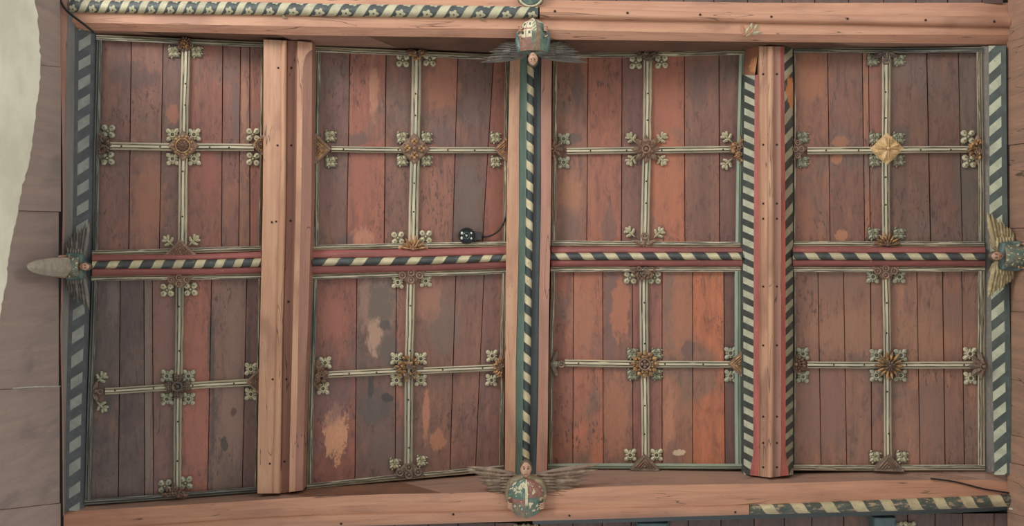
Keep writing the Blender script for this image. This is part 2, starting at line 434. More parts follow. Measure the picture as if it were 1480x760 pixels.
M_cream = cream_rib('cream_painted_rib', (204, 192, 172), (160, 158, 148))
M_creamB = cream_rib('worn_cream_rib', (176, 170, 152), (108, 118, 120), tintamt=0.9)
M_teal = cream_rib('blue_grey_painted_rib', (128, 134, 136), (96, 102, 108), tintamt=0.8)
M_green_pale = cream_rib('pale_green_painted_rib', (150, 164, 150), (120, 138, 132), lines=False)
M_bandL = stripes('left_stripe_paint', (136, 141, 142), (52, 57, 66), 0.62, 0.5, 0.20, 0.76, wear=0.1, worn=(96, 92, 92))
M_bandR = stripes('right_stripe_paint', (186, 190, 170), (50, 62, 60), 0.72, 0.5, 0.0, 0.70, wear=0.15, worn=(100, 104, 96))
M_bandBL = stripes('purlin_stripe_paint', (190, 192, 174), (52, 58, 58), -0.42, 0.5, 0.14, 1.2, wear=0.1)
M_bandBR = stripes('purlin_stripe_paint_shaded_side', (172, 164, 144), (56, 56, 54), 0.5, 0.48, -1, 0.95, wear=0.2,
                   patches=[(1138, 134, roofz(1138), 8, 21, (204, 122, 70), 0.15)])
M_spH = stripes('spiral_paint', (204, 192, 160), (54, 60, 64), 0.32, 0.44, wear=0.2, worn=(126, 116, 100))
M_spH2 = stripes('spiral_paint_reversed', (204, 192, 160), (54, 60, 64), -0.34, 0.46, wear=0.15, worn=(126, 116, 100))
M_spV = stripes('ridge_spiral_paint', (212, 196, 164), (44, 56, 62), -0.42, 0.46, wear=0.2, worn=(120, 110, 96))
M_spT = stripes('flowered_spiral_paint', (190, 184, 158), (54, 62, 66), 0.42, 0.36, wear=0.2, flowers=(0.135, 0.105), worn=(110, 106, 96))
M_spB = stripes('flaking_spiral_paint', (200, 184, 146), (62, 68, 62), -0.36, 0.42, wear=0.5, worn=(176, 148, 120))
M_red = paint('red_paint', (158, 76, 74), (184, 132, 112), 0.25)
M_redB = paint('purlin_red_paint', (188, 84, 78), (196, 128, 104), 0.3)
M_green = paint('dark_green_paint', (104, 134, 128), (150, 150, 130), 0.32)
M_dkgreen = paint('blue_black_paint', (60, 72, 80), (120, 124, 112), 0.2)
M_greyviolet = paint('grey_violet_paint', (118, 112, 110), (148, 140, 132), 0.45)
M_nail = plain('rusty_nail', (62, 46, 42), 0.6, 0.3)
M_leaf = carved('cream_leaf_paint', (196, 188, 162), (178, 170, 146), 0.4, (112, 102, 84), 60)
M_leafG = carved('grey_green_leaf_paint', (168, 168, 150), (148, 146, 128), 0.4, (82, 78, 66), 60)
M_bbrown = carved('carved_brown_wood', (128, 96, 82), (160, 120, 98), 0.3, (58, 44, 40))
M_bgold = carved('gilded_wood', (150, 110, 76), (206, 156, 102), 0.45, (76, 54, 44))
M_bgold2 = carved('pale_gilded_wood', (206, 166, 116), (222, 184, 134), 0.7, (136, 96, 66), 50)
M_bgrey = carved('grey_brown_carved_wood', (112, 92, 82), (144, 116, 98), 0.3, (50, 42, 40))
M_bdark = carved('dark_carved_wood', (84, 70, 68), (120, 96, 84), 0.35, (42, 36, 36))
M_borange = carved('orange_gilded_wood', (168, 120, 86), (208, 160, 116), 0.5, (92, 62, 48))
M_black = plain('black_cable_rubber', (30, 34, 40), 0.45)
M_white = plain('white_cable', (200, 200, 196), 0.5)

# ------------------------------------------------------------------ setting
mb = MB()
cols = [-60, 100, 320, 540, 765, 990, 1210, 1430, 1560]; rowsy = [-140, 900]
vv = [P(c, r, -0.065) for c in cols for r in rowsy] + [P(c, r, -0.12) for c in cols for r in rowsy]
n = len(cols) * 2; fs = []
for i in range(len(cols) - 1):
    a = 2 * i
    fs += [[a, a + 2, a + 3, a + 1], [n + a, n + a + 1, n + a + 3, n + a + 2], [a, a + 2, n + a + 2, n + a], [a + 1, a + 3, n + a + 3, n + a + 1]]
fs += [[0, 1, n + 1, n], [n - 2, n - 1, 2 * n - 1, 2 * n - 2]]
mb.add(vv, fs); tag(mb.build('ceiling', M_back), kind='structure')

# plastered wall at the left with a ragged top
tw = NT('white_plaster'); a_ = tw.noise(tw.pos(), 3.0, 4); b_ = tw.noise(tw.pos(), 26, 4)
cw = tw.mix(tw.ramp(a_, 0.35, 0.7), rgb((248, 248, 240)), rgb((226, 225, 214))); tw.bump(tw.math('ADD', a_, tw.math('MULTIPLY', b_, 0.3)), 0.5, 0.02)
M_plaster = tw.done(cw, 0.85)
XW = -2.36
edge_px = [(-60, 54), (0, 54), (20, 58), (60, 60), (95, 63), (130, 60), (170, 55), (200, 51), (230, 47), (270, 36), (300, 31), (340, 22), (370, 16), (400, 14), (440, 7), (480, 2), (520, -10), (620, -25), (800, -40), (900, -45)]
mb = MB(); N_ = 150; zb = -1.0; ys = []
for i in range(N_ + 1):
    py = lerp(-60, 900, i / N_); ex = interp(edge_px, py) + random.uniform(-1.2, 1.2)
    z = -XW * F / (740 - ex); y = (py - 380) * z / F; ys.append((y, z))
for i in range(1, len(ys)):
    if ys[i][0] <= ys[i - 1][0] + 0.002: ys[i] = (ys[i - 1][0] + 0.002, ys[i][1])
for y, z in ys:
    mb.v += [Vector((XW, y, zb + EYE - 0.6)), Vector((XW, y, z + EYE - 0.03)), Vector((XW - 0.012, y, z + EYE)), Vector((XW - 0.35, y, z + EYE)), Vector((XW - 0.35, y, zb + EYE - 0.6))]
for i in range(N_):
    a, b = i * 5, (i + 1) * 5
    for j in range(5): mb.f.append([a + j, a + (j + 1) % 5, b + (j + 1) % 5, b + j])
mb.f += [[0, 1, 2, 3, 4], [N_ * 5 + j for j in range(5)]]
mb.uv = [None] * len(mb.f); mb.uvn = [None] * len(mb.f); mb.mi = [0] * len(mb.f)
tag(mb.build('wall_left', M_plaster), kind='structure')

mb = MB(); zt = 4.78 + EYE
mb.add([(x, y, z) for x in (2.60, 2.98) for y in (-1.6, 1.8) for z in (0.0, zt)], [[0, 1, 3, 2], [4, 5, 7, 6], [0, 1, 5, 4], [2, 3, 7, 6], [0, 2, 6, 4], [1, 3, 7, 5]])
tag(mb.build('wall_right', M_plaster), kind='structure')

# boarded faces of the wall plates either side
def cornice(name, label, X, px_in, joints, zlow, mat, sgn):
    t = thing(name, label, 'wall plate')
    for i in range(len(joints) - 1):
        y0, y1 = joints[i], joints[i + 1]
        ztop = roofz(px_in) - 0.02; zz = abs(X) * F / abs(740 - px_in)
        off = random.uniform(0, 0.012) * sgn
        zm = zlow + (0.25 if sgn < 0 else 0.4)
        yf = lambda py, z, e: (py - 380) * (z if z > zm else zm) / F + e
        x0, x1 = X + off, X + off + 0.05 * sgn
        m = MB(); m.add([(x, yf(py, z, e), z + EYE) for x in (x0, x1) for py, e in ((y0, 0.0012), (y1, -0.0012)) for z in (zlow, zz)],
              [[0, 1, 3, 2], [4, 5, 7, 6], [0, 1, 5, 4], [2, 3, 7, 6], [0, 2, 6, 4], [1, 3, 7, 5]])
        for k, f in enumerate(m.f):
            m.uv[k] = [(m.v[q].z, m.v[q].y + m.v[q].x) for q in f]
        m.build('board', mat, t)
    return t
cornice('wall_plate', 'weathered pink brown boarding between the white plaster and the left striped band', XW - 0.03, 88,
        [-60, 97, 306, 558, 727, 880], 4.35, M_corn, -1)
cornice('wall_plate', 'brown pink boarded timber along the right edge beyond the green striped band', 2.64, 1455,
        [-60, 60, 210, 330, 450, 628, 668, 740, 880], 4.76, M_cornR, 1)

# ------------------------------------------------------------------ boarded panels
def panel_edges(TL, TR, BR, BL):
    top = lambda x: lerp(TL[1], TR[1], (x - TL[0]) / (TR[0] - TL[0])); bot = lambda x: lerp(BL[1], BR[1], (x - BL[0]) / (BR[0] - BL[0]))
    return top, bot
ROWN = ['upper', 'lower']; COLN = ['first', 'second', 'third', 'fourth']
panels = {
 (0,0): dict(c=((139,50),(381,60),(377,364),(133,370)), bt=[141,190,236,269,322,348,361,382], bb=[135,186,230,266,320,345,361,379],
   col=[(124,88,86),(132,88,82),(116,84,82),(136,82,74),(130,84,78),(144,100,88),(138,80,70)]),
 (1,0): dict(c=((455,67),(737,79),(733,357),(452,362)), bt=[456,506,558,602,662,714,738], bb=[452,501,555,598,654,697,733],
   col=[(118,82,80),(148,88,76),(124,84,78),(140,90,80),(114,82,80),(142,84,74)]),
 (2,0): dict(c=((799,76),(1077,71),(1072,358),(797,356)), bt=[798,850,899,937,989,1039,1078], bb=[796,848,898,933,990,1040,1073],
   col=[(134,88,76),(150,88,72),(122,80,76),(162,92,70),(128,86,78),(118,78,72)]),
 (3,0): dict(c=((1147,68),(1420,68),(1423,357),(1147,357)), bt=[1146,1196,1246,1255,1281,1339,1385,1420], bb=[1146,1200,1250,1258,1281,1345,1391,1424],
   col=[(136,86,72),(124,80,72),(148,98,82),(138,86,76),(112,78,70),(118,82,74),(104,84,78)]),
 (0,1): dict(c=((132,398),(377,394),(371,712),(122,730)), bt=[131,174,208,220,260,306,357,378], bb=[121,171,209,222,256,300,350,372],
   col=[(88,76,80),(90,72,78),(112,94,96),(118,82,82),(150,88,78),(122,92,88),(108,72,72)]),
 (1,1): dict(c=((450,396),(732,387),(728,680),(443,707)), bt=[449,516,573,594,659,700,733], bb=[442,513,571,590,650,687,729],
   col=[(140,82,74),(118,86,82),(138,84,78),(128,88,80),(126,86,82),(122,82,80)]),
 (2,1): dict(c=((796,385),(1072,384),(1073,678),(792,678)), bt=[796,829,871,914,931,957,1001,1046,1073], bb=[791,828,872,915,932,957,1001,1048,1074],
   col=[(146,88,74),(158,92,72),(128,84,76),(134,78,72),(134,80,74),(150,98,78),(178,100,68),(106,68,64)]),
 (3,1): dict(c=((1147,385),(1424,384),(1424,680),(1147,680)), bt=[1147,1182,1219,1258,1284,1325,1362,1390,1425], bb=[1147,1187,1224,1260,1284,1330,1366,1394,1425],
   col=[(142,96,82),(138,94,82),(142,98,84),(140,94,82),(144,100,86),(140,98,84),(140,96,84),(134,94,82)]),
}
R = roofz
PATCH = {
 (0,0): [(215,290,22,55,(158,98,80)),(190,110,30,18,(96,72,74)),(300,245,14,36,(150,78,70)),(340,160,5,45,(104,80,82)),(250,165,9,14,(158,92,76),.15),(353,150,4,40,(168,112,94)),(192,205,5,8,(150,104,94),.15)],
 (1,0): [(540,130,6,40,(186,124,100)),(640,120,22,34,(168,100,78)),(640,200,20,16,(104,80,82)),(523,345,14,14,(190,122,98)),(676,300,18,60,(104,86,84)),(520,202,16,9,(108,78,76),.2),(522,260,18,40,(156,86,72)),(716,290,9,40,(150,82,70)),(500,352,12,16,(92,72,74))],
 (2,0): [(850,105,22,22,(158,88,66)),(825,280,14,34,(170,108,80)),(960,250,24,66,(176,98,68)),(880,330,10,30,(112,76,72)),(836,125,10,28,(96,72,68)),(960,140,20,50,(160,86,66)),(818,330,18,30,(118,84,78)),(1010,120,14,34,(104,72,68)),(830,200,10,8,(96,72,70),.2)],
 (3,0): [(1172,110,24,34,(164,94,62)),(1214,205,11,9,(160,98,72),.12),(1209,230,8,7,(172,104,74),.1),(1216,340,9,8,(178,112,80),.15),(1165,320,10,28,(150,88,70)),(1300,200,12,16,(88,70,66)),(1395,260,14,60,(92,80,74)),(1270,150,12,50,(146,86,74))],
 (0,1): [(343,470,12,50,(136,98,88)),(335,600,14,60,(140,104,94)),(324,640,5,10,(62,52,54),.15),(338,595,4,6,(96,50,48),.15),(163,430,8,40,(112,92,92)),(305,560,5,140,(66,62,64)),(213,560,4,120,(124,106,106)),(285,590,16,100,(166,92,80)),(360,520,3,60,(70,48,50)),(236,500,18,70,(132,90,84))],
 (1,1): [(545,440,26,46,(150,112,102)),(552,445,18,40,(100,84,80),.2),(543,490,11,24,(176,134,118),.2),(560,505,14,20,(98,82,80),.2),(545,590,26,28,(84,74,76),.3),(560,650,30,30,(108,84,82)),(485,622,16,40,(210,142,106),.12),(633,636,10,15,(176,108,78),.15),(616,600,5,36,(196,120,92),.3),(640,470,24,40,(116,92,86)),(618,430,20,30,(160,102,84)),(480,570,26,40,(112,76,80)),(480,460,18,30,(164,92,78)),(560,575,9,6,(54,50,54),.2),(536,560,5,14,(58,52,56),.2),(556,470,9,7,(84,70,70),.2)],
 (2,1): [(883,430,9,60,(112,80,78)),(897,450,13,46,(172,98,72),.15),(860,500,30,16,(122,80,76)),(968,440,9,70,(122,90,82)),(985,455,16,60,(164,98,72)),(890,600,20,60,(172,102,74)),(967,620,7,60,(184,116,88)),(970,665,10,30,(118,80,76)),(842,460,20,50,(172,102,76)),(995,505,10,12,(108,76,74),.15),(940,655,3,2,(196,176,160),.1),(980,654,9,5,(206,178,156),.08)],
 (3,1): [(1230,480,60,30,(158,104,82)),(1345,480,40,30,(156,104,82)),(1190,580,30,70,(130,86,78)),(1350,600,30,50,(132,90,80)),(1210,410,40,20,(132,92,80)),(1380,450,30,30,(128,90,78))],
}
LBL = {(0,0): 'upper row first boarded panel from the left, mauve brown planks under a drip stained top',
 (1,0): 'upper row second boarded panel, red brown planks behind the black round lamp',
 (2,0): 'upper row third boarded panel, warm orange red planks right of the central ridge beam',
 (3,0): 'upper row fourth boarded panel, brown planks with orange square scars, top right',
 (0,1): 'lower row first boarded panel, dark grey purple planks with one bright red plank',
 (1,1): 'lower row second boarded panel, grey blistered stain and one bare orange scrape',
 (2,1): 'lower row third boarded panel, bright orange planks with a thin pale scar at the bottom',
 (3,1): 'lower row fourth boarded panel, evenly dull pink brown new planks, bottom right'}
def make_board(xa, xb, xc, xd, top, bot, color, mat, parent, off):
    g = 0.28; n = 4; m = MB()
    rows = []
    for i in range(n + 1):
        k = i / n
        l = lerp(xa, xd, k) + g; r = lerp(xb, xc, k) - g
        yl = lerp(top(l), bot(l), k); yr = lerp(top(r), bot(r), k)
        rows.append([P(l, yl, off - 0.004), P(l + 0.5, yl, off), P(r - 0.5, yr, off), P(r, yr, off - 0.004), P(r, yr, off - 0.022), P(l, yl, off - 0.022)])
    for rw in rows: m.v += rw
    uo = random.random() * 3
    for i in range(n):
        for j in range(6):
            a, b = i * 6, (i + 1) * 6; f = [a + j, a + (j + 1) % 6, b + (j + 1) % 6, b + j]
            m.f.append(f); m.uv.append([(m.v[q].y + uo, m.v[q].x) for q in f]); m.uvn.append(None); m.mi.append(0)
    for f in ([0, 1, 2, 3, 4, 5], [n * 6 + q for q in range(6)]):
        m.f.append(f); m.uv.append(None); m.uvn.append(None); m.mi.append(0)
    o = m.build('board', mat, parent); o.color = rgb(color); return o
M_board0 = board_mat('red_brown_board')
for key, d in panels.items():
    TL, TR, BR, BL = d['c']; top, bot = panel_edges(*d['c'])
    t = thing('boarded_panel', LBL[key], 'panel')
    for i, colr in enumerate(d['col']):
        xa, xb, xd, xc = d['bt'][i], d['bt'][i + 1], d['bb'][i], d['bb'][i + 1]
        lo, hi = min(xa, xd), max(xb, xc)
        ps = [(p[0], p[1], R(p[0]), p[2], p[3], p[4]) + tuple(p[5:]) for p in PATCH[key] if p[0] + p[2] * 1.5 > lo and p[0] - p[2] * 1.5 < hi]
        mat = board_mat('stained_board', ps) if ps else M_board0
        jit = random.randint(-4, 4); colr = (colr[0] * 1.03 + jit, colr[1] * .98 + jit, colr[2] * .94 + jit)
        make_board(xa, xb, xc, xd, top, bot, colr, mat, t, random.uniform(-0.004, 0.004))
# next bays showing past the tie beams
def far_panel(label, x0, x1, y0, y1, wdt, cols_):
    t = thing('boarded_panel', label, 'panel'); x = x0
    while x < x1 - 5:
        xe = min(x1, x + wdt + random.uniform(-5, 5))
        make_board(x, xe, xe, x, lambda q: y0, lambda q: y1, random.choice(cols_), M_board0, t, random.uniform(-.003, .003)); x = xe
DK = [(96, 70, 68), (88, 66, 66), (106, 76, 72)]
far_panel('sliver of boarding beyond the top tie beam, right of the ridge', 800, 1450, -60, 5, 46, DK)
far_panel('sliver of boarding beyond the top tie beam, left of the ridge', 110, 735, -80, 0, 46, DK)
far_panel('sliver of boarding beyond the bottom tie beam, right of the ridge', 780, 1468, 742, 860, 44, DK)
far_panel('sliver of boarding beyond the bottom tie beam, left of the ridge', 100, 745, 756, 880, 48, DK)

# ------------------------------------------------------------------ panel frames and ribs
RIBD = [0.0, 0.020, 0.027, 0.022, 0.034, 0.034, 0.022, 0.027, 0.020, 0.0]
RIBF = [0.0, 0.05, 0.17, 0.27, 0.40, 0.60, 0.73, 0.83, 0.95, 1.0]
FRD = [0.0, 0.022, 0.028, 0.020, 0.030, 0.030, 0.0]
FRF = [0.0, 0.08, 0.28, 0.40, 0.55, 0.92, 1.0]
def nail(parent, px, py, d, r=1.3, absz=None):
    m = MB(); dome(m, 0, 0, r * 0.004, r * 0.0022, 0, 7, 2); o = m.build('nail', M_nail, parent, True)
    o.location = W(px, py, absz) if absz else P(px, py, d); o.rotation_euler = (PI, 0, 0); return o
def rail(name, axis, a, b, ea, eb, mat, parent, F_=FRF, D_=FRD, flip=False):
    Fq = F_ if not flip else [1 - f for f in F_][::-1]; Dq = D_ if not flip else D_[::-1]
    E = [(a, [lerp(ea[0], ea[1], f) for f in Fq]), (b, [lerp(eb[0], eb[1], f) for f in Fq])]
    return bar(name, axis, fr(a, b, 8), E, [x + 0.002 for x in Dq], ['f'] * (len(D_) - 1), mat, parent, thick=0.001, wob=0.35)
FW = 8.5
frame_lbl = 'thin cream painted moulding framing the {} row {} panel from the left'
ribs = {   # vertical rib: (x0,x1 top) (x0,x1 bottom); horizontal rib: (y0,y1 left) (y0,y1 right)
 (0,0): ((262,275),(256,270),(205,217),(208,219)), (1,0): ((595,609),(590,605),(211,220),(213,222)),
 (2,0): ((930,943),(926,939),(213,223),(211,221)), (3,0): ((1274,1287),(1275,1287),(212,223),(211,221)),
 (0,1): ((253,266),(250,262),(560,570),(547,558)), (1,1): ((587,600),(583,596),(536,546),(526,536)),
 (2,1): ((924,937),(927,939),(519,530),(522,532)), (3,1): ((1275,1287),(1278,1290),(522,532),(522,533))}
fm = {(0,0): ('B','L','T'), (0,1): (), }
for key, d in panels.items():
    TL, TR, BR, BL = d['c']; rn, cn = ROWN[key[1]], COLN[key[0]]
    t = thing('panel_moulding', frame_lbl.format(rn, cn), 'moulding')
    mt, mbm, ml, mr = M_cream, M_cream, M_cream, M_cream
    wl, wr = FW, FW
    if key == (0,0): mt, ml, wr = M_creamB, M_teal, 3.5
    if key == (0,1): mbm, ml, wr = M_teal, M_teal, 3.5
    if key == (1,0): ml, wr = M_creamB, 6.5
    if key == (1,1): ml, wr = M_creamB, 7
    if key == (2,0): mr, wl, wr = M_green_pale, 6.5, 9.5
    if key == (2,1): mbm, mr, wl, wr = M_green_pale, M_green_pale, 6, 11
    if key == (3,0): mt, wl = M_creamB, 3
    if key == (3,1): wl, wr = 3, 11
    rail('top_rail', 'h', TL[0], TR[0], (TL[1], TL[1] + FW), (TR[1], TR[1] + FW), mt, t)
    rail('bottom_rail', 'h', BL[0], BR[0], (BL[1] - FW, BL[1]), (BR[1] - FW, BR[1]), mbm, t, flip=True)
    rail('left_rail', 'v', TL[1] + FW * .8, BL[1] - FW * .8, (TL[0], TL[0] + wl), (BL[0], BL[0] + wl), ml, t)
    rail('right_rail', 'v', TR[1] + FW * .8, BR[1] - FW * .8, (TR[0] - wr, TR[0]), (BR[0] - wr, BR[0]), mr, t, flip=True)
    v0, v1, h0, h1 = ribs[key]
    cx = (v0[0] + v0[1] + v1[0] + v1[1]) / 4; cy = (h0[0] + h0[1] + h1[0] + h1[1]) / 4
    top, bot = panel_edges(*d['c'])
    vr = thing('panel_rib', 'upright cream moulded rib down the middle of the {} row {} panel'.format(rn, cn), 'rib', 'cream upright ribs')
    ya, yb = top(v0[0]) + FW, bot(v1[0]) - FW
    E = [(ya, [lerp(v0[0], v0[1], f) for f in RIBF]), (yb, [lerp(v1[0], v1[1], f) for f in RIBF])]
    bar('moulding', 'v', fr(ya, yb, 10), E, [x + 0.002 for x in RIBD], ['f'] * 9, M_cream if key != (0,1) else M_creamB, vr, thick=0.001, wob=0.5)
    for k in range(5):
        yy = lerp(ya + 20, yb - 20, (k + random.uniform(.2, .8)) / 5)
        if abs(yy - cy) > 22: nail(vr, interp([(ya, (v0[0] + v0[1]) / 2), (yb, (v1[0] + v1[1]) / 2)], yy) + random.uniform(-1, 1), yy, 0.036)
    hr = thing('panel_rib', 'cream moulded cross rib running left to right over the {} row {} panel'.format(rn, cn), 'rib', 'cream cross ribs')
    lx, rx = TL[0] + (20 if key[0] != 1 else 24), TR[0] - 14
    for (xa, xb) in ((lx, cx - 5), (cx + 5, rx)):
        la, lb = (xa - lx) / (rx - lx), (xb - lx) / (rx - lx)
        ea = (lerp(h0[0], h1[0], la), lerp(h0[1], h1[1], la)); eb = (lerp(h0[0], h1[0], lb), lerp(h0[1], h1[1], lb))
        E = [(xa, [lerp(ea[0], ea[1], f) for f in RIBF]), (xb, [lerp(eb[0], eb[1], f) for f in RIBF])]
        bar('moulding', 'h', fr(xa, xb, 6), E, [x + 0.002 for x in RIBD], ['f'] * 9, M_cream, hr, thick=0.001, wob=0.4)
        for k in range(2):
            xx = lerp(xa, xb, (k + random.uniform(.25, .75)) / 2)
            nail(hr, xx, lerp(lerp(h0[0], h0[1], .5), lerp(h1[0], h1[1], .5), (xx - lx) / (rx - lx)), 0.036)

# ------------------------------------------------------------------ tie beams (top and bottom of the picture)
tb = thing('tie_beam', 'salmon timber tie beam across the top with a black and cream flowered roll', 'beam')
T_edges = [  # y of: outer edge, roll top, roll bottom, face split, lower arris, roof line
 (60, [-22, -2, 16, 30, 41, 46]), (130, [-19, 0, 18.5, 33, 44, 49]), (400, [-12, 3.5, 22, 37.5, 50, 57]), (455, [-9, 5, 23, 38.5, 51, 67]), (600, [-5, 7, 25, 40.5, 53, 71]),
 (770, [-1, 9.5, 27, 42, 55.5, 79]), (800, [0, 10.5, 27.5, 43, 57, 77]), (1100, [4, 20, 33, 49.5, 60.5, 70]), (1280, [4, 22, 36.5, 50, 62, 69]), (1462, [4, 24, 40, 50.5, 64.5, 67])]
tsT = [95, 130, 200, 300, 400, 455, 530, 600, 690, 770, 800, 900, 1000, 1100, 1200, 1300, 1400, 1462]
sub = lambda E, idx: [(t_, [e[i] for i in idx]) for t_, e in E]
bar('outer_face', 'h', tsT, sub(T_edges, (0, 1)), [TB + .05, TB], ['f'], M_sal, tb, absz=True, thick=0.5)
# lower faces, with the side falling back to the roof line
def tie_body(E, ts, order, zfaces, mats, names):
    for nm, (i, j), (za, zb_), m in zip(names, order, zfaces, mats):
        mbx = MB(); prev = None; u = 0
        rows = []
        for t_ in ts:
            e = interp(E, t_); rz = roofz(t_) - 0.0
            a = W(t_, e[i], za if za else rz); b = W(t_, e[j], zb_ if zb_ else rz)
            top_ = max(a.z, b.z, rz + EYE) + 0.03
            if prev is not None: u += (a - prev).length
            prev = a
            rows.append((a, b, Vector((b.x, b.y, top_)), Vector((a.x, a.y, top_)), u))
        for r in rows: mbx.v += r[:4]
        for q in range(len(rows) - 1):
            A, B = rows[q], rows[q + 1]; wa = (A[1] - A[0]).length; wb = (B[1] - B[0]).length
            for s_ in range(4):
                s2 = (s_ + 1) % 4
                mbx.f.append([q * 4 + s_, q * 4 + s2, (q + 1) * 4 + s2, (q + 1) * 4 + s_]); mbx.mi.append(0); mbx.uvn.append(None)
                mbx.uv.append([(A[4], 0), (A[4], wa), (B[4], wb), (B[4], 0)] if s_ == 0 else [(A[4], 1), (A[4], 1.1), (B[4], 1.1), (B[4], 1)])
        k4 = (len(rows) - 1) * 4
        mbx.f += [[0, 1, 2, 3], [k4, k4 + 1, k4 + 2, k4 + 3]]; mbx.mi += [0, 0]; mbx.uv += [None, None]; mbx.uvn += [None, None]
        mbx.build(nm, m, PARENT)
PARENT = tb
tie_body(T_edges, tsT, [(2, 3), (3, 4), (4, 5)], [(TB, TB - .004), (TB - .004, TB + .03), (TB + .03, None)], [M_sal, M_pink if False else timber('salmon_chamfer', (190, 128, 106), (150, 98, 84), (202, 146, 122)), M_side], ['moulded_face', 'chamfer', 'side_face'])
phT = [(121.6, 0), (150, 1), (180, 2), (207, 3), (235, 4), (262, 5), (292, 6), (319, 7), (349, 8), (375, 9), (408, 10), (446, 11), (483.5, 12), (523, 13), (563, 14), (601, 15), (640, 16), (678, 17), (717, 18), (754, 19)]
tagp = bar('roll_moulding', 'h', [100] + fr(130, 778, 14), sub(T_edges, (1, 2)), [TB, TB], [('r', -0.034)], M_spT, tb, absz=True, thick=0.03, phase=phT)
tagp['label'] = 'dark roll painted with cream spiral bands and small flowers'
r2 = bar('roll_moulding', 'h', fr(780, 1461, 10), sub(T_edges, (1, 2)), [TB, TB], [('r', -0.030)], M_sal, tb, absz=True, thick=0.03)
r2['label'] = 'unpainted salmon roll with dark pegs'
for x, y in ((802, 16), (907, 18.5), (1012, 21), (1115, 24), (1225, 27), (1338, 29), (1437, 31)):
    nail(tb, x, y, 0, 1.7, absz=TB - 0.031)

bb = thing('tie_beam', 'salmon timber tie beam across the bottom with a flaking striped roll at its right', 'beam')
B_edges = [ # y of: roof line, lower arris, face split, roll top, roll bottom, fillet bottom
 (60, [738, 740, 755, 768, 786, 790]), (120, [731, 738, 752, 765, 783, 787]), (370, [712, 723, 736, 748, 766, 771]), (443, [709, 718, 732, 744, 762, 768]), (560, [697, 714, 728, 741, 759, 764]),
 (728, [684, 711, 722, 737, 754, 758]), (795, [678, 707, 718, 735, 752, 757]), (933, [678, 701, 716, 732, 748, 754]), (1085, [681, 699, 714, 729, 743.5, 749.5]), (1145, [685, 698, 713, 727, 742, 748]),
 (1270, [681, 694, 708, 722, 739, 745]), (1424, [681, 693, 706, 716, 733.5, 739.5]), (1462, [686, 696, 706, 713.5, 731.5, 737.5])]
tsB = [92, 120, 200, 290, 370, 443, 500, 560, 640, 728, 795, 860, 933, 1010, 1085, 1145, 1200, 1270, 1350, 1424, 1462]
PARENT = bb
M_sal2 = timber('salmon_timber_lower', (180, 120, 96), (144, 94, 80), (200, 140, 112), streak=0.6)
tie_body(B_edges, tsB, [(0, 1), (1, 2), (2, 3)], [(None, TB + .03), (TB + .03, TB + .01), (TB + .01, TB)], [M_side, M_sal2, M_sal2], ['side_face', 'moulded_face', 'hollow_face'])
bar('roll_moulding', 'h', fr(92, 1083, 16), sub(B_edges, (3, 4)), [TB, TB], [('r', -0.028)], M_sal2, bb, absz=True, thick=0.5)
phB = [(1112, 0), (1157, 1), (1199, 2), (1242, 3), (1286, 4), (1322, 5), (1360, 6), (1400, 7), (1442, 8)]
r3 = bar('roll_moulding', 'h', fr(1084, 1462, 8), sub(B_edges, (3, 4)), [TB, TB], [('r', -0.036)], M_spB, bb, absz=True, thick=0.5, phase=phB)
r3['label'] = 'flaking cream and dark green striped roll'
bar('fillet', 'h', fr(770, 1462, 8), sub(B_edges, (4, 5)), [TB, TB + .05], ['f'], M_dkgreen, bb, absz=True, thick=0.4)['label'] = 'thin dark blue green edge'
for x, y in ((823, 745), (493, 757), (1063, 740), (655, 743)): nail(bb, x, y, 0, 1.6, absz=TB - 0.028)

# ------------------------------------------------------------------ ridge beam
rb = thing('ridge_beam', 'central upright ridge beam with dark green hollows and a spiral striped roll', 'beam')
RE = [(70, [737, 751.5, 762, 772, 783, 798]), (190, [735, 750.5, 761, 771.5, 782, 797]), (300, [732, 750, 760, 770.5, 781.5, 796]), (380, [731, 748.5, 759, 769, 780.5, 795]),
      (550, [730.5, 745.7, 756.3, 767, 778, 792]), (690, [729, 744, 754.6, 765, 775, 791])]
tsR = fr(68, 690, 18)
bar('side_board', 'v', tsR, sub(RE, (0, 1)), [0.11, 0.12], ['f'], M_salA, rb, thick=0.14, wob=0.4)
bar('side_board', 'v', tsR, sub(RE, (4, 5)), [0.12, 0.11], ['f'], M_pink, rb, thick=0.14, wob=0.4)
bar('green_hollow', 'v', tsR, sub(RE, (1, 2)), [0.105, 0.10], [('r', -0.008)], M_green, rb, thick=0.1)['label'] = 'dark green painted hollow'
bar('blue_black_hollow', 'v', tsR, sub(RE, (3, 4)), [0.10, 0.105], [('r', -0.012)], M_dkgreen, rb, thick=0.1)['label'] = 'blue black painted hollow'
phR = [(y, i) for i, y in enumerate((130, 157, 186.5, 212, 241, 269, 296, 324, 353, 381, 406, 435, 461, 491, 519, 545, 573, 604, 633, 656))]
bar('roll_moulding', 'v', fr(90, 664, 20), sub(RE, (2, 3)), [0.10, 0.10], [('r', 0.026)], M_spV, rb, thick=0.08, phase=phR)['label'] = 'blue black and cream spiral striped roll'

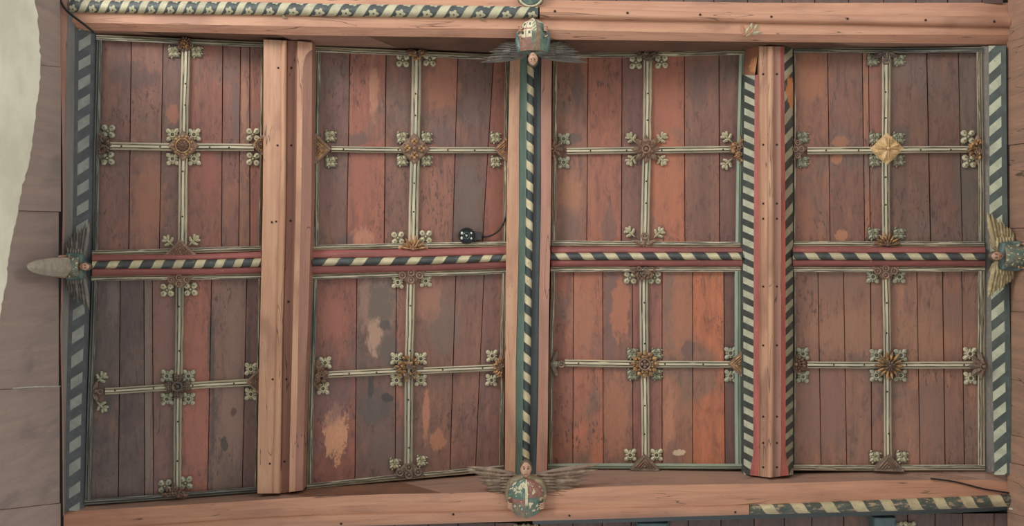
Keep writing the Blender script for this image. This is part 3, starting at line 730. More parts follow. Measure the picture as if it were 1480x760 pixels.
# ------------------------------------------------------------------ plain moulded purlin (left)
pa = thing('purlin', 'plain pale salmon moulded purlin between the first and second panels', 'beam')
AE = [(57, [381, 407, 414.6, 430, 438, 451]), (200, [380.5, 405.5, 413.8, 429, 436.5, 450.5]), (300, [379.7, 403, 413, 427.5, 435, 450]), (470, [376, 399, 408.7, 423, 431, 445]),
      (560, [374, 397, 407.3, 421, 430, 441]), (650, [372.5, 395, 406, 419, 427.5, 438.5]), (716, [372, 394, 405, 418, 426.5, 437.5])]
tsA = fr(57, 713, 20)
foot = lambda e: -max(0, (e - 403)) * 0.13; head = lambda e: max(0, (e - 381)) * 0.05
bar('main_face', 'v', tsA, sub(AE, (0, 1)), [0.13, 0.14], ['f'], M_salA, pa, thick=0.17, ends=(None, head))
bar('roll_moulding', 'v', tsA, sub(AE, (1, 2)), [0.14, 0.14], [('r', 0.018)], M_salA, pa, thick=0.17, ends=(None, head))
bar('hollow', 'v', tsA, sub(AE, (2, 3)), [0.14, 0.14], [('r', -0.045)], M_groove, pa, thick=0.17, ends=(foot, head))
bar('fillet', 'v', tsA, sub(AE, (3, 4)), [0.14, 0.145], ['f'], M_salA, pa, thick=0.17, ends=(foot, head))
bar('chamfer', 'v', tsA, sub(AE, (4, 5)), [0.145, 0.12], ['f'], M_groove, pa, thick=0.15, ends=(foot, head))
m = MB(); z1 = roofz(445) - 0.150; z2 = roofz(445) - 0.10     # stop at the head of the chamfer
pts = [(437, 61), (451.2, 62), (451.2, 71), (446, 75), (442, 80), (440, 86), (438.5, 95), (437, 100)]
vs_ = [W(x, y, z1 + (x - 437) * 0.0006) for x, y in pts] + [W(x, y, z2) for x, y in pts]; k = len(pts)
m.add(vs_, [list(range(k)), [k + i for i in range(k)][::-1]] + [[i, (i + 1) % k, k + (i + 1) % k, k + i] for i in range(k)])
m.build('chamfer_stop', M_salA, pa)
for x, y in ((402, 98), (421, 98), (401, 210), (421, 210), (399, 320), (420, 319), (393, 321), (417, 436), (414, 548), (394, 548), (411, 667), (390, 670)): nail(pa, x, y, 0.140 if x < 405 else 0.10, 1.5)

# ------------------------------------------------------------------ painted purlin (right)
pb = thing('purlin', 'moulded purlin with red fillets and black and white striped sides, right of centre', 'beam')
BE = [(66, [1075, 1078, 1091, 1097, 1108.5, 1118, 1128, 1133.5, 1146]), (300, [1071, 1075, 1089.5, 1098, 1109, 1118.5, 1129, 1135, 1146.5]), (480, [1072, 1075, 1089, 1099, 1109.5, 1119, 1129, 1135.5, 1146.5]),
      (655, [1073, 1075.5, 1088.5, 1098, 1109, 1118, 1129, 1135.5, 1146.5]), (690, [1073, 1075.5, 1083, 1097, 1108, 1117.5, 1128, 1141, 1147])]
tsP = fr(67, 655, 16) + [664, 672, 679, 684]
footB = lambda e: -abs(e - 1113) * 0.12 + 6
phBL = [(y, i) for i, y in enumerate([126 + 18.75 * k for k in range(40)])]
bar('striped_side', 'v', [108] + [t_ for t_ in tsP if t_ > 110], [(t_, [e[0], e[2]]) for t_, e in BE], [0.045, 0.115], ['f'], M_bandBL, pb, thick=0.06, phase=phBL, ends=(footB, None))['label'] = 'black and white striped left side'
bar('bare_side', 'v', fr(66, 108, 4), [(66, [1078, 1097]), (108, [1075, 1091])], [0.05, 0.125], ['f'], M_bare, pb, thick=0.06)['label'] = 'bare brown and orange wood where the stripes are lost'
phBR = [(80, 0), (103, 1), (130, 2), (168, 3), (195, 4), (223, 5), (248, 6), (276, 7), (305, 8), (334, 9), (358, 10), (378, 11), (399, 12), (420, 13), (441, 14), (463, 15), (485, 16), (506, 17), (527, 18), (548, 19), (569, 20), (588, 21), (607.5, 22), (627, 23), (646, 24), (665, 25), (684, 26)]
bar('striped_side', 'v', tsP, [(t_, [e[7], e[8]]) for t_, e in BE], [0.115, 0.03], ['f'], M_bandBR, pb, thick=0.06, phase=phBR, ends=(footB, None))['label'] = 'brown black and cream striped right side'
bar('red_fillet', 'v', [108] + [t_ for t_ in tsP if t_ > 110], [(t_, [e[2], e[3]]) for t_, e in BE], [0.115, 0.130], ['f'], M_redB, pb, thick=0.1, ends=(footB, None))['label'] = 'red painted fillet'
bar('red_fillet', 'v', tsP, [(t_, [e[6], e[7]]) for t_, e in BE], [0.130, 0.115], ['f'], M_redB, pb, thick=0.1, ends=(footB, None))['label'] = 'red painted fillet'
bar('main_face', 'v', tsP, [(t_, [e[3], e[4]]) for t_, e in BE], [0.145, 0.145], [('r', -0.008)], M_salA, pb, thick=0.16, ends=(footB, None))
bar('roll_moulding', 'v', tsP, [(t_, [e[4], e[5]]) for t_, e in BE], [0.145, 0.145], [('r', 0.020)], M_salA, pb, thick=0.16, ends=(footB, None))
bar('hollow', 'v', tsP, [(t_, [e[5], e[6]]) for t_, e in BE], [0.135, 0.135], ['f'], M_groove, pb, thick=0.16, ends=(footB, None))
for y in (107, 209, 294, 316, 414, 499, 602, 640, 675):
    nail(pb, 1103, y, 0.139, 1.5); nail(pb, 1123, y, 0.136, 1.5)
nail(pb, 1117, 316, 0.15, 1.5)

# ------------------------------------------------------------------ striped wall bands
lb = thing('striped_band', 'tall dark board with grey slanting stripes at the left wall', 'painted band')
LE = [(-40, [85, 97, 109, 140]), (40, [85.5, 97, 108, 139]), (200, [90, 93, 106.5, 136]), (300, [91, 93.5, 105.5, 135]), (480, [87, 89.5, 98, 128.5]), (600, [90, 92, 95, 124.5]), (740, [91, 92, 94, 122])]
phL = [(61, 0), (90.5, 1), (117.5, 2), (147, 3), (176, 4), (208, 5), (240, 6), (271.5, 7), (300, 8), (328, 9), (450, 13), (482, 14), (518, 15), (551, 16), (579, 17), (611, 18), (641, 19), (673, 20), (709, 21), (737, 22)]
bar('striped_board', 'v', fr(42, 738, 20), sub(LE, (2, 3)), [0.045, 0.012], ['f'], M_bandL, lb, thick=0.05, phase=phL)
bar('pink_edge', 'v', fr(-40, 745, 20), sub(LE, (0, 1)), [0.06, 0.06], ['f'], M_pink, lb, thick=0.08)
bar('grey_edge', 'v', fr(-40, 742, 20), sub(LE, (1, 2)), [0.06, 0.05], ['f'], M_grey, lb, thick=0.08)
rbn = thing('striped_band', 'tall green black board with pale slanting stripes at the right wall', 'painted band')
RR = [(64, [1418, 1429, 1454]), (200, [1420, 1430, 1455]), (300, [1422, 1430, 1456]), (470, [1423, 1433, 1460]), (690, [1425, 1437.5, 1463])]
phRr = [(88, 0), (120, 1), (150, 2), (180, 3), (209, 4), (238, 5), (266, 6), (293.6, 7), (320, 8), (349, 9), (381, 10), (414, 11), (446, 12), (476, 13), (505, 14), (536, 15), (563, 16), (591, 17), (620, 18), (652, 19), (680, 20)]
bar('striped_board', 'v', fr(66, 686, 18), sub(RR, (1, 2)), [0.02, 0.05], ['f'], M_bandR, rbn, thick=0.05, phase=phRr)
bar('grey_edge', 'v', fr(67, 682, 18), sub(RR, (0, 1)), [0.012, 0.02], ['f'], M_greyviolet, rbn, thick=0.05)['label'] = 'flaking grey violet strip'

# ------------------------------------------------------------------ mid purlins between the two rows
mids = [
 (0, 'red edged spiral striped cross moulding between the first pair of panels', 133, 377, [(133,[368,377.5,388,399]), (200,[368,376,388,398]), (300,[366.5,375,387.5,397]), (377,[363.5,373,385.5,394.5])],
  [163,196,229,258,289,318,345,370], M_spH),
 (1, 'red edged spiral striped cross moulding between the second pair of panels', 451, 733, [(451,[361.5,373,384,396]), (600,[360,371.5,382.5,392]), (733,[356.5,367.5,377.5,387.5])],
  [479,519,559,598,635,670,703,732], M_spH),
 (2, 'red edged spiral striped cross moulding between the third pair of panels', 791, 1073, [(791,[356,365.5,376,385.5]), (930,[357,365,375.5,384.5]), (1073,[357.5,365,375.5,384.5])],
  [813,849,884,921,958,994,1033,1063], M_spH2),
 (3, 'red edged spiral striped cross moulding between the fourth pair of panels', 1146, 1424, [(1146,[356,365,375.5,384.5]), (1424,[357,366,376,384.5])],
  [1174,1210,1248.5,1284,1323,1362,1400], M_spH2)]
for ci, lab, xa, xb, E, ph, mat in mids:
    t = thing('cross_moulding', lab, 'moulding')
    ph = [(x, i) for i, x in enumerate(ph)]; ts_ = fr(xa, xb, 10)
    x0 = xa + (6 if ci == 2 else 0)
    bar('red_fillet', 'h', fr(x0, xb, 10), sub(E, (0, 1)), [0.035, 0.05], [('r', 0.012)], M_red, t, thick=0.08)
    bar('red_fillet', 'h', fr(x0, xb, 10), sub(E, (2, 3)), [0.05, 0.035], [('r', 0.012)], M_red, t, thick=0.08)
    bar('spiral_roll', 'h', ts_, sub(E, (1, 2)), [0.05, 0.05], [('r', 0.030)], mat, t, thick=0.09, phase=ph)

# ------------------------------------------------------------------ bosses
U = 0.0038
def leaf_quatre(solid=True):
    m = MB(); h = 8.6 * U
    if solid:
        pts = []
        for a in range(4):
            th = PI / 4 + a * PI / 2
            pts.append((h * 1.32 * math.cos(th), h * 1.32 * math.sin(th)))
            pts.append((h * 0.86 * math.cos(th + PI / 4), h * 0.86 * math.sin(th + PI / 4)))
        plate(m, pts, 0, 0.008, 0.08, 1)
    for a in range(4):
        th = PI / 4 + a * PI / 2
        petal(m, 0, 0, th, h * 1.22, h * 0.80, 0.020, 0.004, start=0.12 * h, broad=True)
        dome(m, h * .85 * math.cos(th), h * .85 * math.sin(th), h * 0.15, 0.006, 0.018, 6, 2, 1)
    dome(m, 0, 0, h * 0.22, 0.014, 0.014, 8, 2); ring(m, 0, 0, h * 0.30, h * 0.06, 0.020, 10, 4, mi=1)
    return m
def leaf_oak():      # lobed leaf, stem towards local -x -y corner
    m = MB(); h = 9.5 * U; d = PI / 4
    def at(a, b): return (a * math.cos(d) - b * math.sin(d), a * math.sin(d) + b * math.cos(d))
    for (a0, b0, ang, L, w_) in ((-0.9, 0, 0, 2.0, 0.34), (-0.2, 0.05, 1.15, 0.85, 0.5), (-0.2, -0.05, -1.15, 0.85, 0.5), (0.35, 0.05, 0.8, 0.8, 0.48), (0.35, -0.05, -0.8, 0.8, 0.48), (0.55, 0, 0, 0.75, 0.6)):
        x, y = at(a0 * h, b0 * h); petal(m, x, y, d + ang, L * h, w_ * h, 0.020, 0.0)
        ex, ey = x + math.cos(d + ang) * L * h * .82, y + math.sin(d + ang) * L * h * .82
        if ang != 0: dome(m, ex, ey, h * 0.24, 0.014, 0.0, 7, 2)
    return m
def leaf_square():   # square block with ridged relief
    m = MB(); h = 8.2 * U
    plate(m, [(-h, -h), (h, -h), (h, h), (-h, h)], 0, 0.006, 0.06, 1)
    for (x, y, s) in ((-.5, -.5, 0), (.5, -.5, 1), (.5, .5, 0), (-.5, .5, 1)):
        q = PI / 4 + (s + int(y > 0)) * PI / 2
        petal(m, x * h - .36 * h * math.cos(q), y * h - .36 * h * math.sin(q), q, h * .85, h * .50, 0.014, 0.004, broad=True)
        petal(m, x * h + .40 * h * math.cos(q + PI / 2), y * h + .40 * h * math.sin(q + PI / 2), q + .3, h * .5, h * .26, 0.013, 0.004); petal(m, x * h - .40 * h * math.cos(q + PI / 2), y * h - .40 * h * math.sin(q + PI / 2), q + .3 + PI, h * .5, h * .26, 0.013, 0.004)
    for k in range(4): petal(m, 0, 0, k * PI / 2 + .1, h * 0.92, h * 0.20, 0.012, 0.005)
    return m
def leaf_ring():     # flower with a big eye in a square of small leaves
    m = MB(); h = 8.6 * U
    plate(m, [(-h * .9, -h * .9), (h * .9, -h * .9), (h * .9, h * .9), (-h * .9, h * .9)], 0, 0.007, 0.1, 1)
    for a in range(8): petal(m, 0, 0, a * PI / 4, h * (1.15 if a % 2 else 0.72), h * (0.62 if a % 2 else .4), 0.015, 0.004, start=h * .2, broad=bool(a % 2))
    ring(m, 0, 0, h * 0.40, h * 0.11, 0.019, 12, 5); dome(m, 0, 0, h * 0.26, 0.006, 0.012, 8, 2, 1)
    return m
_lc = {}
M_shade_grime = carved('shaded_grimy_ground', (98, 86, 74), (120, 106, 90), 0.3, (56, 48, 42), 50)  # dark leaf ground: shade of the gaps painted in, together with grime
def corner_leaf(kind, px, py, parent, rot=0.0, sc=1.0, mat=None):
    mat = mat or M_leaf; key = (kind, mat.name)
    if key not in _lc:
        mm = {'quatre': leaf_quatre, 'oak': leaf_oak, 'square': leaf_square, 'ring': leaf_ring, 'open': lambda: leaf_quatre(False)}[kind]()
        o = mm.build('corner_leaf', [mat, M_shade_grime], parent); _lc[key] = o
    else:
        o = bpy.data.objects.new('corner_leaf', _lc[key].data); C.objects.link(o); o.parent = parent
    loc = P(px, py, 0.004); o.location = parent.matrix_basis.inverted() @ loc
    q = Matrix.Rotation(rot, 3, 'Z'); o.rotation_euler = q.to_euler(); o.scale = (sc, sc, 1)
    return o
M_shade_grimeB = carved('shaded_carving_ground', (84, 62, 54), (104, 78, 66), 0.3, (48, 38, 34))  # dark base under boss leaves, crevice shade and dirt put into its colour
def tiltmat(px):
    s = 0.42 / 660 * F / H0       # slope of the roof
    a = math.atan(s) * 0.9 * (1 if px < 765 else -1)
    return Matrix.Rotation(-a, 3, 'Y') @ Matrix.Rotation(PI, 3, 'X')
def boss(label, px, py, kind, leaves=(), leafkind='quatre', facing=None, r=18, group='carved bosses on the ribs', leafmat=None, mat=None, mat2=None):
    """facing: None for a whole boss, or the angle (picture, y up) into which a half boss opens"""
    t = thing('carved_boss', label, 'boss', group)
    t.matrix_basis = Matrix.Translation(P(px, py, 0.030)) @ tiltmat(px).to_4x4()
    t.location = P(px, py, 0.030); bpy.context.view_layer.update
    half = facing is not None; f = facing or 0.0; R_ = r * U
    def angs(n, off=0.0):
        if not half: return [off + 2 * PI * i / n for i in range(n)]
        k = max(2, n // 2 + 1); return [f - PI / 2 * 0.92 + PI * 0.92 * i / (k - 1) for i in range(k)]
    a = MB(); b = MB(); c = MB()
    m1 = mat or M_bbrown; m2 = mat2 or M_bgold
    def semi(poly):
        if not half: return poly
        return None
    def square(rr, z0, z1, mbx, ins=0.1):
        if half:
            pts = [(rr * math.cos(f + q), rr * math.sin(f + q)) for q in (-PI / 2, 0, PI / 2)]
            pts += [(-0.12 * rr * math.cos(f) + rr * .96 * math.cos(f + q), -0.12 * rr * math.sin(f) + rr * .96 * math.sin(f + q)) for q in (PI / 2, -PI / 2)]
        else: pts = [(rr * math.cos(q * PI / 2), rr * math.sin(q * PI / 2)) for q in range(4)]
        plate(mbx, pts, z0, z1, ins)
    A0, A1 = (f - PI / 2, f + PI / 2) if half else (0, 2 * PI)
    if kind == 'diamond_beads':
        square(R_ * 1.18, -0.02, 0.014, a); 
        for q in angs(16): dome(b, R_ * .70 * math.cos(q), R_ * .70 * math.sin(q), R_ * .12, 0.014, 0.012, 7, 2)
        ring(b, 0, 0, R_ * .52, R_ * .06, 0.018, 18, 5, A0, A1)
        for q in angs(12): petal(c, 0, 0, q, R_ * .46, R_ * .22, 0.022, 0.012)
        dome(c, 0, 0, R_ * .16, 0.03, 0.012, 9, 3)
    elif kind == 'diamond_berries':
        square(R_ * 1.2, -0.02, 0.012, a)
        for q in range(4):
            if half and abs(math.cos(q * PI / 2 - f)) < 0.5 and False: continue
            x, y = R_ * .52 * math.cos(q * PI / 2), R_ * .52 * math.sin(q * PI / 2)
            if half and x * math.cos(f) + y * math.sin(f) < -0.01: continue
            for dx, dy in ((-.16, 0), (.16, 0), (0, .16), (0, -.16)): dome(b, x + dx * R_, y + dy * R_, R_ * .15, 0.022, 0.010, 7, 2)
        for q in angs(8, PI / 8): petal(c, 0, 0, q, R_ * .85, R_ * .2, 0.016, 0.010)
        dome(c, 0, 0, R_ * .2, 0.022, 0.010, 8, 2)
    elif kind == 'star':
        dome(a, 0, 0, R_ * .55, 0.02, -0.02, 12, 3)
        for q in angs(8): petal(a, 0, 0, q, R_ * 1.08, R_ * .50, 0.026, -0.006, start=R_ * .1)
        for q in angs(8, PI / 8): petal(b, 0, 0, q, R_ * .72, R_ * .34, 0.026, 0.006)
        ring(c, 0, 0, R_ * .30, R_ * .07, 0.032, 14, 5, A0, A1); dome(c, 0, 0, R_ * .2, 0.022, 0.022, 9, 3)
    elif kind == 'cross_flower':
        square(R_ * 1.18, -0.02, 0.010, a)
        for q in range(4):
            for s_ in (-1, 1): petal(b, 0, 0, q * PI / 2 + s_ * 0.33, R_ * .92, R_ * .55, 0.030, 0.006)
            petal(c, 0, 0, q * PI / 2, R_ * .9, R_ * .10, 0.014, 0.030)
        dome(c, 0, 0, R_ * .13, 0.014, 0.030, 8, 2)
    elif kind == 'knot':
        for q in range(4):
            x, y = R_ * .66 * math.cos(q * PI / 2), R_ * .66 * math.sin(q * PI / 2)
            if half and x * math.cos(f) + y * math.sin(f) < -0.01: continue
            dome(a, x, y, R_ * .42, 0.026, -0.015, 10, 3)
            for k in range(3):
                for l in (-1, 0, 1):
                    rx = x + (k - 1) * R_ * .17; ry = y + l * R_ * .17
                    dome(b, rx, ry, R_ * .085, 0.014, 0.006, 6, 2)
        ring(c, 0, 0, R_ * .34, R_ * .08, 0.018, 14, 5, A0, A1); dome(c, 0, 0, R_ * .26, 0.03, -0.01, 8, 3)
        for q in angs(4, PI / 4): petal(c, 0, 0, q, R_ * .6, R_ * .2, 0.02, 0.004)
    elif kind == 'foliage':
        v0_ = len(a.v); dome(a, 0, 0, R_ * .80, 0.022, -0.022, 14, 3, 1)
        if half:
            for q_ in range(v0_, len(a.v)):
                p_ = a.v[q_]; dd = p_.x * math.cos(f) + p_.y * math.sin(f)
                if dd < -.005: a.v[q_] = Vector((p_.x - (dd + .005) * math.cos(f), p_.y - (dd + .005) * math.sin(f), p_.z))
        for q in angs(4): petal(a, 0, 0, q, R_ * 1.2, R_ * .62, 0.028, -0.018, start=R_ * .1)
        rnd_ = random.Random(int(px * 7 + py))
        for i in range(44 if not half else 26):
            q = rnd_.uniform(A0 + .15, A1 - .15); rr = R_ * math.sqrt(rnd_.uniform(0.02, 0.62))
            petal(b, rr * math.cos(q), rr * math.sin(q), q + rnd_.uniform(-1.4, 1.4), R_ * .34, R_ * .22, 0.024, 0.002 + rnd_.uniform(0, .01))
        for i in range(9 if not half else 6):
            q = rnd_.uniform(A0 + .25, A1 - .25); rr = R_ * rnd_.uniform(.15, .6)
            ring(c, rr * math.cos(q), rr * math.sin(q), R_ * .13, R_ * .05, 0.024, 8, 4)
    elif kind == 'gold_ring':
        dome(a, 0, 0, R_ * .82, 0.018, -0.02, 14, 3)
        for q in angs(12): petal(b, 0, 0, q, R_ * .42, R_ * .34, 0.026, 0.0, start=R_ * .62)
        for q in angs(12, PI / 12): petal(b, 0, 0, q, R_ * .22, R_ * .2, 0.022, 0.010, start=R_ * .48)
        ring(c, 0, 0, R_ * .42, R_ * .09, 0.014, 16, 5, A0, A1)
        for q in angs(4): dome(c, R_ * .2 * math.cos(q), R_ * .2 * math.sin(q), R_ * .16, 0.024, 0.006, 7, 2)
    elif kind == 'radial':
        dome(a, 0, 0, R_ * .6, 0.02, -0.02, 12, 3)
        for q in angs(4): dome(a, R_ * .95 * math.cos(q), R_ * .95 * math.sin(q), R_ * .24, 0.02, -0.014, 8, 2)
        for q in angs(14): petal(b, 0, 0, q, R_ * .72, R_ * .20, 0.028, 0.0, start=R_ * .28)
        for q in angs(9, .3): petal(c, 0, 0, q, R_ * .45, R_ * .18, 0.026, 0.010)
        dome(c, 0, 0, R_ * .14, 0.02, 0.012, 7, 2)
    elif kind == 'rosette':
        dome(a, 0, 0, R_ * .7, 0.016, -0.02, 12, 2)
        for q in angs(14): petal(a, 0, 0, q, R_ * .5, R_ * .3, 0.024, -0.004, start=R_ * .48)
        for q in angs(10, .2): petal(b, 0, 0, q, R_ * .38, R_ * .24, 0.026, 0.004, start=R_ * .2)
        dome(c, 0, 0, R_ * .24, 0.03, 0.004, 9, 3)
    elif kind == 'triangle':      # half of a square block carved in chevrons
        square(R_ * 1.25, -0.02, 0.012, a, 0.06)
        for k, rr in enumerate((1.0, .72, .44)):
            for s_ in (-1, 1):
                x0, y0 = rr * R_ * math.cos(f), rr * R_ * math.sin(f); x1, y1 = rr * R_ * math.cos(f + s_ * PI / 2) * .9, rr * R_ * math.sin(f + s_ * PI / 2) * .9
                petal(b, x0, y0, math.atan2(y1 - y0, x1 - x0), math.hypot(x1 - x0, y1 - y0), R_ * .17, 0.016, 0.008)
        dome(c, R_ * .2 * math.cos(f), R_ * .2 * math.sin(f), R_ * .16, 0.018, 0.008, 7, 2)
    elif kind == 'trefoil':       # three broad open leaves
        for q in (f - 1.15, f + 1.15):
            petal(a, 0, 0, q, R_ * 1.35, R_ * .62, 0.022, -0.016); petal(c, R_ * .25 * math.cos(q), R_ * .25 * math.sin(q), q, R_ * .75, R_ * .28, 0.016, 0.004)
        petal(b, 0, 0, f, R_ * .9, R_ * .5, 0.024, -0.010); ring(c, R_ * .95 * math.cos(f), R_ * .95 * math.sin(f), R_ * .26, R_ * .1, 0.008, 12, 5); dome(c, R_ * .95 * math.cos(f), R_ * .95 * math.sin(f), R_ * .2, .016, -0.005, 8, 2)
    elif kind == 'rosettes3':     # triangular cluster of three round flowers
        square(R_ * 1.2, -0.02, 0.004, a, 0.1)
        for q, rr in ((f, .62), (f + 1.2, .72), (f - 1.2, .72), (f, .05)):
            x, y = rr * R_ * math.cos(q), rr * R_ * math.sin(q)
            ring(b, x, y, R_ * .24, R_ * .09, 0.010, 12, 5); dome(c, x, y, R_ * .15, 0.016, 0.004, 7, 2)
            for z in range(6): petal(b, x, y, z * PI / 3, R_ * .36, R_ * .18, 0.010, 0.002)
    if a.v: a.build('carved_base', [m1, M_shade_grimeB], t)
    if b.v: b.build('carved_leaves', m2, t)
    if c.v: c.build('flower_centre', mat if mat else M_bbrown, t)
    for i, lf in enumerate(leaves):
        lx, ly = lf[:2]; lk = lf[2] if len(lf) > 2 else leafkind
        rot = math.atan2(-(ly - py), lx - px) - PI / 4 if lk == 'oak' else random.uniform(-.06, .06)
        if lk == 'oak': rot = round(rot / (PI / 2)) * PI / 2
        corner_leaf(lk, lx, ly, t, rot, 1.0, leafmat)
    return t
def pl(c, r): return '{} row {} panel'.format(ROWN[r], COLN[c])
def four(x0, x1, y0, y1): return [(x0, y0), (x1, y0), (x0, y1), (x1, y1)]
UP, DN, LF, RT = PI / 2, -PI / 2, PI, 0.0
# --- panel 1 upper
boss('square set boss with gold beads, centre of the upper row first panel', 265, 211, 'diamond_beads', four(250, 281, 195, 230), 'ring', r=19)
boss('small brown rosette boss at the top of the upper row first panel', 267, 64, 'rosette', [(251, 75), (284, 75)], 'square', r=11.5)
boss('dim blue brown half boss at the left side of the upper row first panel', 142, 210, 'foliage', [(157, 190), (156, 229)], 'quatre', RT, 17, mat=M_bdark, mat2=M_bgrey, leafmat=M_leafG)
boss('beaded half boss at the right side of the upper row first panel', 379, 210, 'diamond_beads', [(366, 195), (366, 230)], 'open', LF, 13)
boss('triangular chevron half boss at the bottom of the upper row first panel', 261, 368, 'triangle', [(245, 350), (279, 349)], 'oak', UP, 18, mat2=M_bbrown)
# --- panel 2 upper
boss('diamond boss packed with brown berries, centre of the upper row second panel', 599, 215, 'diamond_berries', four(581, 616, 199, 232), 'square', r=20)
boss('brown foliage half boss at the top of the upper row second panel', 602, 74, 'foliage', [(582, 88), (621, 87)], 'quatre', DN, 15)
boss('plain triangular brown half boss at the left side of the upper row second panel', 456, 215, 'triangle', [(477, 197), (478, 234)], 'square', RT, 19)
boss('small gilt diamond half boss at the right side of the upper row second panel', 731, 216, 'triangle', [(716, 199), (716, 234)], 'square', LF, 15, mat2=M_borange)
boss('golden sunflower half boss at the bottom of the upper row second panel', 597, 360, 'radial', [(575, 344), (615, 342)], 'quatre', UP, 20, mat=M_borange, mat2=M_borange)
# --- panel 3 upper
boss('eight pointed brown star boss with coiled eye, centre of the upper row third panel', 934, 216, 'star', four(914, 955, 201, 230), 'oak', r=19, mat2=M_bbrown)
boss('grey brown knotted half boss at the top of the upper row third panel', 937, 76, 'foliage', [(919, 91), (956, 90)], 'quatre', DN, 17, mat=M_bgrey, mat2=M_bgrey)
boss('brown star half boss at the left side of the upper row third panel', 799, 216, 'star', [(815, 201), (815, 235)], 'ring', RT, 14, leafmat=M_leafG, mat2=M_bbrown)
boss('orange gilt leafy half boss at the right side of the upper row third panel', 1073, 216, 'foliage', [(1052, 200), (1052, 235)], 'oak', LF, 18, mat2=M_borange)
boss('low brown half boss with gilt lips, bottom of the upper row third panel', 932, 356, 'trefoil', [(912, 337), (951, 338)], 'oak', UP, 16, mat=M_bbrown, mat2=M_bbrown)
# --- panel 4 upper
boss('pale gold four petalled square boss, centre of the upper row fourth panel', 1282, 215, 'cross_flower', four(1264, 1298, 200, 232), 'square', r=20, mat=M_bgold2, mat2=M_bgold2, leafmat=M_leafG)
boss('dark hooked half boss at the top of the upper row fourth panel', 1280, 74, 'trefoil', [(1261, 87), (1299, 87)], 'square', DN, 15, mat=M_bdark, mat2=M_bdark, leafmat=M_leafG)
boss('brown eyed half boss at the left side of the upper row fourth panel', 1149, 216, 'rosettes3', [(1160, 199), (1160, 234)], 'square', RT, 14, leafmat=M_leafG, mat=M_bbrown, mat2=M_bbrown)
boss('brown leafy half boss at the right side of the upper row fourth panel', 1417, 216, 'foliage', [(1398, 198), (1400, 233)], 'quatre', LF, 17)
boss('golden sunburst half boss at the bottom of the upper row fourth panel', 1282, 354, 'radial', [(1262, 338), (1299, 338)], 'square', UP, 18, mat2=M_bgold, leafmat=M_leafG)
# --- panel 1 lower
boss('dark cross shaped knot boss with beaded arms, centre of the lower row first panel', 257, 558, 'knot', four(242, 273, 543, 576), 'ring', r=19, mat=M_bdark, mat2=M_bgrey, leafmat=M_leafG)
boss('shell grooved brown half boss at the top of the lower row first panel', 259, 400, 'rosettes3', [(242, 419), (276, 418)], 'quatre', DN, 16, mat=M_bbrown, mat2=M_bbrown)
boss('dull brown half boss at the left side of the lower row first panel', 133, 566, 'trefoil', [(145, 547), (146, 586)], 'oak', RT, 12, mat=M_bgrey, mat2=M_bgrey, leafmat=M_leafG)
boss('thin webbed brown half boss at the right side of the lower row first panel', 374, 551, 'triangle', [(363, 533), (363, 569)], 'ring', LF, 15, mat=M_bbrown, mat2=M_bbrown)
boss('grey brown leaf tangle half boss at the bottom of the lower row first panel', 252, 718, 'foliage', [(239, 702), (269, 697)], 'quatre', UP, 17, mat=M_bgrey, mat2=M_bbrown, leafmat=M_leafG)
# --- panel 2 lower
boss('brown foliage cluster boss with curled eyes, centre of the lower row second panel', 590, 533, 'foliage', four(573, 608, 518, 549), 'ring', r=19, mat=M_bgrey)
boss('half boss of round brown flowers, top of the lower row second panel', 594, 393, 'rosettes3', [(575, 408), (615, 406)], 'ring', DN, 19, mat=M_bbrown, mat2=M_bbrown)
boss('twisted brown leaf half boss at the left side of the lower row second panel', 456, 541, 'foliage', [(470, 524), (467, 561)], 'ring', RT, 18, mat=M_bbrown, mat2=M_bbrown)
boss('orange leafy half boss at the right side of the lower row second panel', 727, 530, 'foliage', [(711, 514), (710, 549)], 'ring', LF, 16, mat2=M_borange)
boss('broad grey brown shell half boss at the bottom of the lower row second panel', 591, 687, 'rosettes3', [(570, 670), (609, 666)], 'square', UP, 20, mat=M_bgrey, mat2=M_bgrey, leafmat=M_leaf)
# --- panel 3 lower
boss('gold leaf ringed boss with brown heart, centre of the lower row third panel', 932, 526, 'gold_ring', four(914, 949, 511, 541), 'square', r=20, leafmat=M_leafG)
boss('brown curly half boss at the top of the lower row third panel', 931, 386, 'foliage', [(911, 401), (946, 401)], 'quatre', DN, 20, mat=M_bgrey, mat2=M_bbrown)
boss('grey three leaved half boss at the left of the lower row third panel', 796, 526, 'trefoil', [], 'quatre', RT, 17, mat=M_bgrey, mat2=M_leafG)
boss('gilt triangular mask half boss at the right side of the lower row third panel', 1072, 526, 'triangle', [(1056, 510), (1056, 543)], 'ring', LF, 16, mat2=M_bgold, leafmat=M_leafG)
boss('brown pyramid half boss at the bottom of the lower row third panel', 932, 677, 'triangle', [(911, 657), (949, 657)], 'ring', UP, 18, mat=M_bgrey, mat2=M_bbrown)
